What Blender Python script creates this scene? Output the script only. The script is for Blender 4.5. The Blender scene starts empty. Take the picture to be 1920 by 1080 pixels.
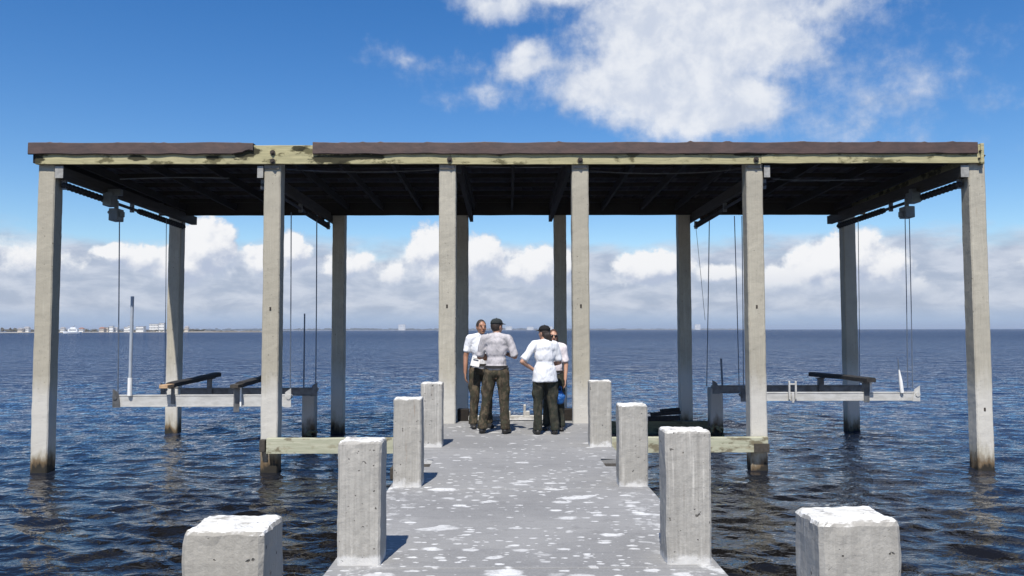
import bpy, bmesh, math, random
import numpy as np
from mathutils import Vector, Matrix, Euler, noise as mnoise
R = math.radians
rng = random.Random(7)
SC = bpy.context.scene
COL = SC.collection

# ------------------------------------------------------------------ camera
F = 1490.0                       # focal length in pixels of the 1920 wide photograph
CAMZ = 2.36                      # eye above the water (z = 0); the deck is at 0.79
DECK = 0.79
pitch, yaw, roll = math.atan(78/F), -math.atan(8/F), R(0.12)
cam = bpy.data.cameras.new('camera'); co = bpy.data.objects.new('camera', cam); COL.objects.link(co)
RC = Matrix.Rotation(yaw, 3, 'Z') @ Matrix.Rotation(math.pi/2 + pitch, 3, 'X') @ Matrix.Rotation(-roll, 3, 'Z')
co.matrix_world = Matrix.Translation((0, 0, CAMZ)) @ RC.to_4x4()
cam.sensor_width = 36; cam.lens = F/1920*36; cam.clip_start = 0.05; cam.clip_end = 40000
SC.camera = co

def ray(px, py):
    return RC @ Vector(((px-960)/F, -(py-540)/F, -1))
def at(px, py, Y):
    d = ray(px, py); d *= Y/d.y
    return Vector((d.x, d.y, d.z + CAMZ))
def atz(px, py, Z):
    d = ray(px, py); d *= (Z-CAMZ)/d.z
    return Vector((d.x, d.y, Z))
def AX(px, Y, py=600): return at(px, py, Y).x
def AZ(py, Y, px=960): return at(px, py, Y).z

# ------------------------------------------------------------------ exposure, sun, sky
SUN_EL, SUN_AZ = R(56), R(10)    # behind the camera, a little to the left
SC.view_settings.view_transform = 'Standard'; SC.view_settings.look = 'None'
SC.view_settings.gamma = 1.0; SC.view_settings.exposure = 0.30
SC.cycles.max_bounces = 8; SC.cycles.use_adaptive_sampling = False
SC.cycles.use_denoising = True
sl = bpy.data.lights.new('sun', 'SUN'); sl.energy = 5.0; sl.angle = R(0.53); sl.color = (1, .955, .88)
so = bpy.data.objects.new('sun', sl); COL.objects.link(so)
to_sun = Vector((-math.sin(SUN_AZ)*math.cos(SUN_EL), -math.cos(SUN_AZ)*math.cos(SUN_EL), math.sin(SUN_EL)))
so.rotation_euler = to_sun.to_track_quat('Z', 'Y').to_euler(); so.location = to_sun*60

class NT:
    """small helper to write node trees"""
    def __init__(s, tree): s.t = tree
    def n(s, typ, **kw):
        nd = s.t.nodes.new(typ)
        for k, v in kw.items(): setattr(nd, k, v)
        return nd
    def put(s, sock, v):
        if isinstance(v, bpy.types.NodeSocket): s.t.links.new(v, sock)
        elif isinstance(v, (tuple, list, Vector)) and sock.type == 'RGBA' and len(v) == 3: sock.default_value = (*v, 1)
        else: sock.default_value = v
    def m(s, op, a, b=0.0, c=0.0, clamp=False):
        nd = s.n('ShaderNodeMath', operation=op); nd.use_clamp = clamp
        s.put(nd.inputs[0], a); s.put(nd.inputs[1], b); s.put(nd.inputs[2], c)
        return nd.outputs[0]
    def v(s, op, a, b=(0, 0, 0), scale=None):
        nd = s.n('ShaderNodeVectorMath', operation=op)
        s.put(nd.inputs[0], a); s.put(nd.inputs[1], b)
        if scale is not None: s.put(nd.inputs['Scale'], scale)
        return nd.outputs['Value'] if op in ('LENGTH', 'DOT_PRODUCT', 'DISTANCE') else nd.outputs['Vector']
    def noise(s, vec, scale, detail=4, rough=.55, dist=0.0, col=False):
        nd = s.n('ShaderNodeTexNoise'); s.put(nd.inputs['Vector'], vec); s.put(nd.inputs['Scale'], scale)
        nd.inputs['Detail'].default_value = detail; nd.inputs['Roughness'].default_value = rough; nd.inputs['Distortion'].default_value = dist
        return nd.outputs['Color'] if col else nd.outputs[0]
    def ss(s, x, a, b, lo=0.0, hi=1.0):
        nd = s.n('ShaderNodeMapRange', interpolation_type='SMOOTHSTEP')
        for i, q in enumerate((x, a, b, lo, hi)): s.put(nd.inputs[i], q)
        return nd.outputs[0]
    def mix(s, fac, a, b, blend='MIX'):
        nd = s.n('ShaderNodeMix', data_type='RGBA', blend_type=blend)
        s.put(nd.inputs[0], fac); s.put(nd.inputs[6], a); s.put(nd.inputs[7], b)
        return nd.outputs[2]
    def sep(s, vec):
        nd = s.n('ShaderNodeSeparateXYZ'); s.put(nd.inputs[0], vec); return nd.outputs
    def comb(s, x, y, z):
        nd = s.n('ShaderNodeCombineXYZ')
        for i, q in enumerate((x, y, z)): s.put(nd.inputs[i], q)
        return nd.outputs[0]

def sky_deg(px, py):
    d = ray(px, py).normalized()
    return math.degrees(math.atan2(d.x, d.y)), math.degrees(math.asin(d.z))

def cloud_group(name, blobs, warp, wscale, fine, fscale):
    g = bpy.data.node_groups.new(name, 'ShaderNodeTree')
    g.interface.new_socket('P', in_out='INPUT', socket_type='NodeSocketVector')
    g.interface.new_socket('D', in_out='OUTPUT', socket_type='NodeSocketFloat')
    N = NT(g); gi = N.n('NodeGroupInput'); go = N.n('NodeGroupOutput')
    P = gi.outputs[0]
    w = N.v('SUBTRACT', N.noise(P, wscale, 5, .6, col=True), (.5, .5, .5))
    Q = N.v('ADD', P, N.v('MULTIPLY', w, (warp*1.25, warp, 0)))
    acc = None
    for (px, py, rx, ry, amp) in blobs:
        a, e = sky_deg(px, py); k = math.degrees(1/F)
        d = N.v('LENGTH', N.v('MULTIPLY', N.v('SUBTRACT', Q, (a, e, 0)), (1/(rx*k), 1/(ry*k), 0)))
        val = N.m('MULTIPLY_ADD', d, -amp, amp)
        acc = val if acc is None else N.m('SMOOTH_MAX', acc, val, .25)
    f = N.noise(P, fscale, 8, .62)
    N.put(go.inputs[0], N.m('MULTIPLY_ADD', N.m('SUBTRACT', f, .5), fine, acc))
    return g

puffs = [(215, 474, 36, 20, .8), (262, 480, 55, 26, .6), (385, 464, 64, 66, 1), (345, 495, 70, 50, .9), (548, 470, 40, 44, 1), (500, 490, 55, 36, .9),
         (655, 496, 62, 34, .62), (735, 512, 50, 32, .5), (812, 466, 58, 52, 1), (900, 480, 62, 50, 1), (850, 500, 90, 50, .9), (965, 505, 50, 36, .7),
         (1010, 500, 60, 50, 1), (1060, 500, 40, 40, .9), (1215, 502, 78, 40, 1), (1260, 500, 45, 30, .9), (1345, 512, 60, 22, .8), (1600, 490, 80, 66, 1.1), (1560, 500, 80, 56, 1),
         (1650, 510, 60, 50, 1), (1520, 505, 68, 46, 1), (1465, 525, 60, 34, .9), (1560, 525, 120, 42, .9), (1710, 540, 45, 26, .7), (60, 486, 90, 36, .45),
         (-250, 470, 150, 60, .9), (2150, 480, 160, 60, .9), (2500, 470, 120, 80, 1), (-600, 480, 160, 70, 1)]
high = [(1300, 60, 250, 140, 1.15), (1250, 150, 200, 95, 1.1), (1330, 200, 190, 70, 1), (1450, 80, 110, 80, .6), (1110, 165, 110, 55, .75), (985, 105, 80, 30, .5), (940, 10, 100, 40, .5),
        (1010, 130, 130, 30, .55), (1060, -30, 170, 50, .8), (1560, 10, 100, 40, .4), (1620, 215, 120, 55, .12), (905, 175, 75, 24, .2), (765, 118, 55, 18, .16), (1420, -100, 420, 130, .9),
        (1660, 150, 80, 60, .1), (400, -900, 500, 200, .7), (1700, -800, 600, 250, .8)]
G_puff = cloud_group('cumulus density', puffs, 1.3, .6, .8, .85)
G_high = cloud_group('high cloud density', high, 2.5, .30, .85, .42)

W = bpy.data.worlds.new('World'); SC.world = W; W.use_nodes = True
W.node_tree.nodes.clear(); N = NT(W.node_tree)
sky = N.n('ShaderNodeTexSky', sky_type='NISHITA'); sky.sun_disc = False
sky.sun_elevation = SUN_EL; sky.sun_rotation = math.pi + SUN_AZ
sky.air_density = 1.0; sky.dust_density = .12; sky.ozone_density = 2.2
hsv = N.n('ShaderNodeHueSaturation'); N.put(hsv.inputs['Color'], sky.outputs[0])
hsv.inputs['Hue'].default_value = .508; hsv.inputs['Saturation'].default_value = 1.38; hsv.inputs['Value'].default_value = 1.08
bg = N.n('ShaderNodeBackground'); N.put(bg.inputs[0], hsv.outputs[0]); bg.inputs[1].default_value = .1
tc = N.n('ShaderNodeTexCoord')
sx, sy, sz = N.sep(tc.outputs['Generated'])
azd = N.m('MULTIPLY', N.m('ARCTAN2', sx, sy), 180/math.pi)
eld = N.m('MULTIPLY', N.m('ARCSINE', sz), 180/math.pi)
P = N.comb(azd, eld, 0)
def call(g, vec):
    nd = N.n('ShaderNodeGroup'); nd.node_tree = g; N.put(nd.inputs[0], vec); return nd.outputs[0]
# the hazy bank of stratus low over the water
stretch = N.v('MULTIPLY', P, (.35, 1.0, 1))
bn = N.noise(stretch, .8, 7, .6, .3)
bn2 = N.noise(N.v('ADD', stretch, (31, 7, 0)), .42, 6, .55)
bank_a = N.m('MULTIPLY', N.ss(N.m('MULTIPLY_ADD', N.m('SUBTRACT', bn2, .5), 4.0, eld), 6.7, 4.9), .97)
bank_a = N.m('MULTIPLY', bank_a, N.ss(eld, -4, -1))
bank_c = N.mix(N.ss(bn, .36, .66), (.44, .51, .65), (.66, .71, .82))
bank_c = N.mix(N.ss(eld, 1.8, .1), bank_c, (.38, .52, .74))
# cumulus heads
dp = call(G_puff, P); dp2 = call(G_puff, N.v('ADD', P, (-.35, .75, 0)))
pa = N.ss(dp, .0, .30)
pa = N.m('MULTIPLY', pa, N.ss(eld, 1.7, 3.3))
lit = N.m('MULTIPLY', N.ss(N.m('SUBTRACT', dp, dp2), -.40, .30), N.ss(eld, 2.2, 4.6, .55, 1.0))
pc = N.mix(lit, (.50, .57, .72), (.98, .985, 1.0))
# veil of thinner high cloud
dh = call(G_high, P)
ha = N.m('MULTIPLY', N.ss(dh, -.12, .48), .95)
hc = N.mix(N.ss(N.noise(P, .4, 7, .6, .2), .34, .66), (.66, .72, .84), (.90, .925, .97))
c1 = N.mix(pa, bank_c, pc)
a1 = N.m('MAXIMUM', bank_a, pa)
a2 = N.m('SUBTRACT', 1.0, N.m('MULTIPLY', N.m('SUBTRACT', 1.0, a1), N.m('SUBTRACT', 1.0, ha)))
c2 = N.mix(N.m('MULTIPLY', ha, N.m('SUBTRACT', 1.0, a1)), c1, hc)
bgc = N.n('ShaderNodeBackground'); N.put(bgc.inputs[0], c2); bgc.inputs[1].default_value = .78
mx = N.n('ShaderNodeMixShader'); N.put(mx.inputs[0], a2); N.put(mx.inputs[1], bg.outputs[0]); N.put(mx.inputs[2], bgc.outputs[0])
wo = N.n('ShaderNodeOutputWorld'); N.put(wo.inputs[0], mx.outputs[0])

# ------------------------------------------------------------------ helpers
LOC = {}
def tag(o, label=None, cat=None, group=None, kind=None):
    if label: o['label'] = label
    if cat: o['category'] = cat
    if group: o['group'] = group
    if kind: o['kind'] = kind
    return o
def empty(name, loc, label=None, cat=None, group=None):
    o = bpy.data.objects.new(name, None); COL.objects.link(o); o.location = loc; o.empty_display_size = .2
    LOC[o.name] = Vector(loc)
    return tag(o, label, cat, group)
def link(name, me, mat, parent=None, loc=None):
    """link a mesh written in world coordinates; its origin goes to loc (or to its parent)"""
    o = bpy.data.objects.new(name, me); COL.objects.link(o)
    for q in (mat if isinstance(mat, (list, tuple)) else [mat]): me.materials.append(q)
    if parent is not None:
        o.parent = parent; off = LOC[parent.name]; LOC[o.name] = off
        if off.length: me.transform(Matrix.Translation(-off))
    elif loc is not None:
        o.location = loc; LOC[o.name] = Vector(loc); me.transform(Matrix.Translation(-Vector(loc)))
    else: LOC[o.name] = Vector((0, 0, 0))
    return o
def mesh(bm, name, smooth=False):
    me = bpy.data.meshes.new(name); bmesh.ops.recalc_face_normals(bm, faces=bm.faces[:]); bm.to_mesh(me); bm.free()
    if smooth:
        for p in me.polygons: p.use_smooth = True
    return me
class MB:
    def __init__(s): s.bm = bmesh.new()
    def box(s, x0, x1, y0, y1, z0, z1, bev=0.0, rot=None, seg=1):
        c = Vector(((x0+x1)/2, (y0+y1)/2, (z0+z1)/2)); d = (abs(x1-x0), abs(y1-y0), abs(z1-z0))
        M = Matrix.Translation(c) @ (rot.to_matrix().to_4x4() if rot else Matrix()) @ Matrix.Diagonal((*d, 1))
        r = bmesh.ops.create_cube(s.bm, size=1, matrix=M)
        if bev:
            es = list({e for v in r['verts'] for e in v.link_edges})
            bmesh.ops.bevel(s.bm, geom=es, offset=bev, segments=seg, affect='EDGES', profile=.5)
        return s
    def bar(s, a, b, w, h, up=Vector((0, 0, 1)), bev=0.0):
        a, b = Vector(a), Vector(b); d = b-a; L = d.length; d.normalize()
        sx_ = d.cross(up).normalized(); u = sx_.cross(d)
        M = Matrix.Translation((a+b)/2) @ Matrix((sx_, d, u)).transposed().to_4x4() @ Matrix.Diagonal((w, L, h, 1))
        r = bmesh.ops.create_cube(s.bm, size=1, matrix=M)
        if bev:
            es = list({e for v in r['verts'] for e in v.link_edges})
            bmesh.ops.bevel(s.bm, geom=es, offset=bev, segments=1, affect='EDGES', profile=.5)
        return s
    def tube(s, pts, r, n=8, cap=True):
        pts = [Vector(p) for p in pts]; rs = r if isinstance(r, (list, tuple)) else [r]*len(pts)
        rings = []
        for i, p in enumerate(pts):
            d = (pts[min(i+1, len(pts)-1)] - pts[max(i-1, 0)]).normalized()
            ref = Vector((0, 0, 1)) if abs(d.z) < .9 else Vector((1, 0, 0))
            u = d.cross(ref).normalized(); w = d.cross(u)
            rings.append([s.bm.verts.new(p + (u*math.cos(t)+w*math.sin(t))*rs[i]) for t in (2*math.pi*k/n for k in range(n))])
        for a, b in zip(rings, rings[1:]):
            for k in range(n): s.bm.faces.new((a[k], a[(k+1) % n], b[(k+1) % n], b[k]))
        if cap: s.bm.faces.new(rings[0]); s.bm.faces.new(rings[-1][::-1])
        return s
    def ell(s, c, r, rot=None, n=16):
        M = Matrix.Translation(Vector(c)) @ (rot.to_matrix().to_4x4() if rot else Matrix()) @ Matrix.Diagonal((*r, 1))
        bmesh.ops.create_uvsphere(s.bm, u_segments=n, v_segments=n//2+2, radius=1, matrix=M); return s
    def cap(s, a, b, ra, rb):
        a, b = Vector(a), Vector(b); d = (b-a); L = d.length; d = d/L if L > 1e-6 else Vector((0, 0, 1))
        pts, rs = [], []
        for t in (.95, .8, .55, .25): pts.append(a - d*ra*t); rs.append(ra*math.sqrt(1-t*t))
        for t in (0, .25, .5, .75, 1): pts.append(a.lerp(b, t)); rs.append(ra+(rb-ra)*t)
        for t in (.25, .55, .8, .95): pts.append(b + d*rb*t); rs.append(rb*math.sqrt(1-t*t))
        return s.tube(pts, rs, 12)
    def poly(s, pts, h):
        """vertical prism over an xy outline from z to z+h; pts are (x, y), z given as h=(z0, z1)"""
        z0, z1 = h
        lo = [s.bm.verts.new((x, y, z0)) for x, y in pts]; hi = [s.bm.verts.new((x, y, z1)) for x, y in pts]
        n = len(pts)
        s.bm.faces.new(lo[::-1]); s.bm.faces.new(hi)
        for k in range(n): s.bm.faces.new((lo[k], lo[(k+1) % n], hi[(k+1) % n], hi[k]))
        return s
    def build(s, name, mat, parent=None, loc=None, smooth=False):
        return link(name, mesh(s.bm, name, smooth), mat, parent, loc)
def rough(bm, amp, scale, seed=0):
    for v in bm.verts:
        q = v.co*scale + Vector((seed*3.7, seed*1.3, seed*5.1))
        v.co += mnoise.noise_vector(q)*amp

DEPS = bpy.context.evaluated_depsgraph_get
def remesh(m_, voxel, smooth_it=2, name='mesh'):
    me = mesh(m_.bm, name); o = bpy.data.objects.new('tmp', me); COL.objects.link(o)
    r = o.modifiers.new('r', 'REMESH'); r.mode = 'VOXEL'; r.voxel_size = voxel; r.use_smooth_shade = True
    s_ = o.modifiers.new('s', 'SMOOTH'); s_.factor = .5; s_.iterations = smooth_it
    dg = DEPS(); dg.update(); out = bpy.data.meshes.new_from_object(o.evaluated_get(dg)); out.name = name
    bpy.data.objects.remove(o); return out

# ------------------------------------------------------------------ materials
def newmat(name):
    m_ = bpy.data.materials.new(name); m_.use_nodes = True; m_.node_tree.nodes.clear()
    N = NT(m_.node_tree); b = N.n('ShaderNodeBsdfPrincipled'); o = N.n('ShaderNodeOutputMaterial')
    N.put(o.inputs[0], b.outputs[0]); g = N.n('ShaderNodeNewGeometry')
    return m_, N, b, g.outputs['Position'], g.outputs['Normal']
def bump(N, b, h, dist, strength=1.0):
    nd = N.n('ShaderNodeBump'); N.put(nd.inputs['Height'], h); nd.inputs['Distance'].default_value = dist; nd.inputs['Strength'].default_value = strength
    N.put(b.inputs['Normal'], nd.outputs[0])
def simple(name, c1, c2=None, rough_=.7, scale=6, metal=0, bumpd=.003, stretch=(1, 1, 1), spec=None):
    m_, N, b, P, Nn = newmat(name)
    n = N.noise(N.v('MULTIPLY', P, stretch), scale, 6, .6)
    N.put(b.inputs['Base Color'], N.mix(N.ss(n, .32, .68), c1, c2 or tuple(x*.7 for x in c1)))
    b.inputs['Roughness'].default_value = rough_; b.inputs['Metallic'].default_value = metal
    if spec is not None: b.inputs['Specular IOR Level'].default_value = spec
    if bumpd: bump(N, b, N.noise(P, scale*6, 5, .6), bumpd)
    return m_
def concrete(name, base, base2, white_top=0.0, tide=False, streak=0.5, rake=.25):
    m_, N, b, P, Nn = newmat(name)
    big = N.noise(P, 1.3, 5, .6); fine = N.noise(P, 55, 4, .7); mid = N.noise(P, 9, 6, .65)
    c = N.mix(N.ss(big, .35, .65), base, base2)
    c = N.mix(N.m('MULTIPLY', N.ss(mid, .45, .75), .35), c, tuple(x*.62 for x in base))
    c = N.mix(N.m('MULTIPLY', N.ss(fine, .35, .7), .35), c, tuple(x*.72 for x in base2))
    st = N.noise(N.v('MULTIPLY', P, (16, 16, .55)), 1.6, 4, .6)      # run-off streaks
    c = N.mix(N.m('MULTIPLY', N.ss(st, .56, .72), streak), c, tuple(min(.6, x*1.38) for x in base))
    st2 = N.noise(N.v('MULTIPLY', N.v('ADD', P, (5, 3, 0)), (11, 11, .4)), 1.5, 4, .6)
    c = N.mix(N.m('MULTIPLY', N.ss(st2, .58, .75), streak*.8), c, tuple(x*.55 for x in base))
    rk = N.noise(N.v('MULTIPLY', P, (1, 1, .035)), 60, 3, .6)            # raked vertical texture left by the form
    c = N.mix(N.m('MULTIPLY', N.ss(rk, .42, .62), rake), c, tuple(x*.70 for x in base2))
    oi = N.n('ShaderNodeObjectInfo'); rnd = oi.outputs['Random']
    c = N.mix(N.m('MULTIPLY', rnd, .45), c, tuple(x*.74*t for x, t in zip(base, (1.0, .97, .90))))
    ru = N.noise(N.v('ADD', N.v('MULTIPLY', P, (9, 9, .8)), N.comb(N.m('MULTIPLY', rnd, 37), 0, 0)), 1.2, 5, .65)
    c = N.mix(N.m('MULTIPLY', N.ss(ru, .64, .76), .55), c, (.20, .115, .06))   # rust bleeding from the bars
    pit = N.noise(P, 30, 2, .5); pm = N.ss(pit, .69, .73)
    c = N.mix(N.m('MULTIPLY', pm, .8), c, (.05, .045, .04))
    x, y, z = N.sep(P)
    if tide:
        zz = N.m('MULTIPLY_ADD', N.m('SUBTRACT', N.noise(N.v('MULTIPLY', P, (3, 3, 1)), 2.2, 5, .6), .5), .8, z)
        wl = N.m('MULTIPLY', N.ss(zz, 1.75, 1.1), N.m('MULTIPLY', N.ss(zz, .25, .5), .55))
        c = N.mix(wl, c, (.60, .585, .55))                            # bleached salt band
        c = N.mix(N.m('MULTIPLY', N.ss(zz, .34, .12), .9), c, (.11, .068, .030))   # weed and rust at the tide line
        c = N.mix(N.ss(zz, .14, .02), c, (.025, .022, .017))
    if white_top == 1.0:
        gz = N.m('MULTIPLY_ADD', N.m('SUBTRACT', N.noise(P, 8, 5, .65), .5), -.22, z)
        c = N.mix(N.m('MULTIPLY', N.ss(gz, DECK+.075, DECK+.02), .8), c, (.62, .61, .585))
    if white_top:
        nz = N.sep(Nn)[2]
        w = N.m('MULTIPLY', N.ss(N.m('MULTIPLY_ADD', N.m('SUBTRACT', mid, .5), 2.6, nz), .58, .95), N.m('MULTIPLY', white_top, N.ss(N.noise(P, 24, 5, .7), .30, .52, .45, 1)))
        w = N.m('MAXIMUM', w, 0.0)
        c = N.mix(w, c, N.mix(N.ss(N.noise(P, 13, 5, .6), .35, .65), (.60, .585, .53), (.74, .735, .715)))                              # bird lime on the tops
    N.put(b.inputs['Base Color'], c); b.inputs['Roughness'].default_value = .88; b.inputs['Specular IOR Level'].default_value = .3
    h = N.m('ADD', N.m('MULTIPLY', fine, .5), N.m('SUBTRACT', mid, pm))
    bump(N, b, h, .006)
    return m_
M = {}
M['column'] = concrete('weathered column concrete', (.46, .425, .345), (.38, .352, .288), 0, True, .3)
M['pile'] = concrete('pier pile concrete', (.415, .398, .362), (.345, .33, .30), 1.0, False, .8, .38)
M['pile_dark'] = concrete('stained pile concrete', (.30, .27, .23), (.20, .18, .15), .3, True, .3)

def deck_mat():
    m_, N, b, P, Nn = newmat('pier deck concrete')
    x, y, z = N.sep(P)
    big = N.noise(P, .9, 6, .6); mid = N.noise(P, 7, 6, .65); fine = N.noise(P, 70, 4, .7)
    c = N.mix(N.ss(big, .33, .67), (.262, .258, .250), (.20, .198, .194))
    c = N.mix(N.m('MULTIPLY', N.ss(mid, .5, .75), .6), c, (.165, .162, .158))
    c = N.mix(N.m('MULTIPLY', N.ss(fine, .4, .7), .35), c, (.32, .32, .32))
    br = N.noise(N.v('MULTIPLY', P, (.5, 14, 1)), 2.2, 4, .6)         # broom finish across the deck
    c = N.mix(N.m('MULTIPLY', N.ss(br, .5, .7), .3), c, (.16, .16, .167))
    # bird droppings: splashes of several sizes, thicker towards the near end
    near = N.ss(y, 12.0, 4.5)
    tot = None
    clump = N.ss(N.noise(P, .8, 3, .5), .33, .62)
    for k, (s_, r0, r1, keep) in enumerate(((2.2, .04, .13, .60), (4.4, .03, .15, .56), (8.5, .03, .20, .40), (19.0, .06, .24, .3))):
        q = N.v('ADD', N.v('MULTIPLY', P, (.68, 1.15, 0)), (k*11.3+.4, k*4.1, 0))
        q = N.v('ADD', q, N.v('SCALE', N.v('SUBTRACT', N.noise(q, 2.2*s_, 5, .65, col=True), (.5, .5, .5)), scale=.55/s_))
        vo = N.n('ShaderNodeTexVoronoi', feature='F1', voronoi_dimensions='2D'); N.put(vo.inputs['Vector'], q); vo.inputs['Scale'].default_value = s_; vo.inputs['Randomness'].default_value = 1
        cr, cg, cb_ = N.sep(vo.outputs['Color'])
        have = N.m('LESS_THAN', cg, N.m('MULTIPLY', N.m('MULTIPLY', keep, N.m('MULTIPLY_ADD', near, .65, .35)), N.m('MULTIPLY_ADD', clump, .7, .3)))
        rad = N.m('MULTIPLY_ADD', N.m('POWER', cr, 1.6), r1*1.9, r0)
        w = N.m('MULTIPLY', N.ss(N.m('SUBTRACT', rad, vo.outputs['Distance']), -.02, .09), N.m('MULTIPLY', have, N.m('MULTIPLY_ADD', cb_, .45, .55)))
        tot = w if tot is None else N.m('MAXIMUM', tot, w)
    tot = N.m('MULTIPLY', tot, N.ss(N.noise(P, 26, 5, .7), .34, .54, .5, 1))
    ed = N.m('ABSOLUTE', N.m('SUBTRACT', x, .11))
    lime = N.m('MULTIPLY', N.ss(ed, .80, 1.15), N.m('MULTIPLY', N.ss(N.noise(P, 5, 7, .7), .50, .62), N.m('MULTIPLY', near, .7)))
    tot = N.m('MAXIMUM', tot, lime)
    c = N.mix(N.m('MULTIPLY', tot, .88), c, (.68, .68, .665))
    N.put(b.inputs['Base Color'], c); b.inputs['Roughness'].default_value = .9; b.inputs['Specular IOR Level'].default_value = .3
    bump(N, b, N.m('ADD', N.m('ADD', N.m('MULTIPLY', fine, .4), mid), N.m('MULTIPLY', br, .5)), .006)
    return m_
M['deck'] = deck_mat()

def wood(name, c1, c2, moss=.0, mosscol=(.05, .05, .02), grain=(1.2, 14, 14), thr=.56):
    m_, N, b, P, Nn = newmat(name)
    g = N.noise(N.v('MULTIPLY', P, grain), 2.0, 6, .65, .4)
    c = N.mix(N.ss(g, .3, .7), c1, c2)
    pt = N.noise(N.v('MULTIPLY', P, (1, 1.5, 2.0)), 1.7, 6, .65)
    if moss:
        c = N.mix(N.m('MULTIPLY', N.ss(pt, thr, thr+.06), moss), c, mosscol)
        p2 = N.noise(N.v('MULTIPLY', N.v('ADD', P, (9, 0, 2)), (1, 1.5, 1.5)), 5.5, 5, .6)
        c = N.mix(N.m('MULTIPLY', N.ss(p2, .56, .68), moss*.55), c, tuple(x*1.6 for x in mosscol))
    N.put(b.inputs['Base Color'], c); b.inputs['Roughness'].default_value = .85; b.inputs['Specular IOR Level'].default_value = .25
    bump(N, b, g, .004)
    return m_
def beam_stains(mat, spots):
    N = NT(mat.node_tree); b = [x for x in N.t.nodes if x.type == 'BSDF_PRINCIPLED'][0]; old = b.inputs['Base Color'].links[0].from_socket
    P = N.n('ShaderNodeNewGeometry').outputs['Position']; n = N.noise(N.v('MULTIPLY', P, (1, 1, 2)), 4.5, 6, .65)
    acc = None
    for x, z, rx, rz in spots:
        d = N.v('LENGTH', N.v('MULTIPLY', N.v('SUBTRACT', P, (x, 0, z)), (1/rx, 0, 1/rz)))
        acc = d if acc is None else N.m('MINIMUM', acc, d)
    w = N.ss(N.m('MULTIPLY_ADD', N.m('SUBTRACT', n, .5), 2.2, acc), 1.0, .75)
    N.put(b.inputs['Base Color'], N.mix(N.m('MULTIPLY', w, .93), old, (.022, .020, .010)))
M['beam'] = wood('algae stained pale timber', (.44, .395, .225), (.31, .285, .165), .85, (.085, .075, .035), thr=.545)
M['waler'] = wood('green tinged timber', (.44, .43, .32), (.33, .335, .24), .8, (.12, .095, .055), thr=.54)
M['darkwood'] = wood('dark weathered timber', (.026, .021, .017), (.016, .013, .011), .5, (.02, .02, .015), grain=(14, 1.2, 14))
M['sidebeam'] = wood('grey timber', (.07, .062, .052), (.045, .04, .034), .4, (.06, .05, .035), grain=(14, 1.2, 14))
M['moss_timber'] = wood('weed covered timber', (.22, .20, .11), (.13, .12, .07), .6, (.02, .02, .012))
M['endgrain'] = simple('sawn timber end', (.50, .34, .20), (.36, .22, .12), .85, 12)
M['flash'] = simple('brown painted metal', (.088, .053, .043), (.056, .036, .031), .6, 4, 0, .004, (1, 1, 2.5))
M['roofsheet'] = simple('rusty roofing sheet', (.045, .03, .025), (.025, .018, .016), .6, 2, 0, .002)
M['galv'] = simple('weathered aluminium', (.56, .55, .52), (.44, .43, .40), .55, 5, .25, .001, (1, 1, 3))
M['galvdark'] = simple('grimy steel', (.16, .165, .17), (.09, .09, .09), .5, 7, .4, .002)
M['rust'] = simple('rusted steel', (.12, .06, .035), (.05, .035, .025), .8, 14, .1, .004)
M['winder'] = simple('greasy wound cable', (.030, .026, .024), (.016, .015, .015), .6, 40, .3, .003)
M['cable'] = simple('steel cable', (.17, .20, .24), (.10, .12, .15), .5, 40, .4, 0)
M['pvc'] = simple('white plastic pipe', (.80, .80, .78), (.70, .70, .68), .4, 4, 0, 0)
M['pvcgrey'] = simple('grey plastic pipe', (.36, .40, .45), (.30, .33, .37), .5, 4, 0, 0)
M['carpet'] = simple('black bunk carpet', (.018, .018, .02), (.035, .032, .03), .95, 18, 0, .01)
M['box'] = simple('grey motor housing', (.20, .22, .21), (.14, .15, .15), .5, 6, .1, .002)
M['bolt'] = simple('rusty bolt', (.06, .045, .035), (.03, .025, .02), .7, 30, .3, 0)
M['plate'] = simple('pale sunlit beam end', (.36, .35, .32), (.26, .25, .23), .6, 20, .2, 0)  # sunlight on the lift beam ends, put into the colour
M['block'] = simple('pale cast block', (.62, .60, .54), (.5, .48, .43), .8, 9)

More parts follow.
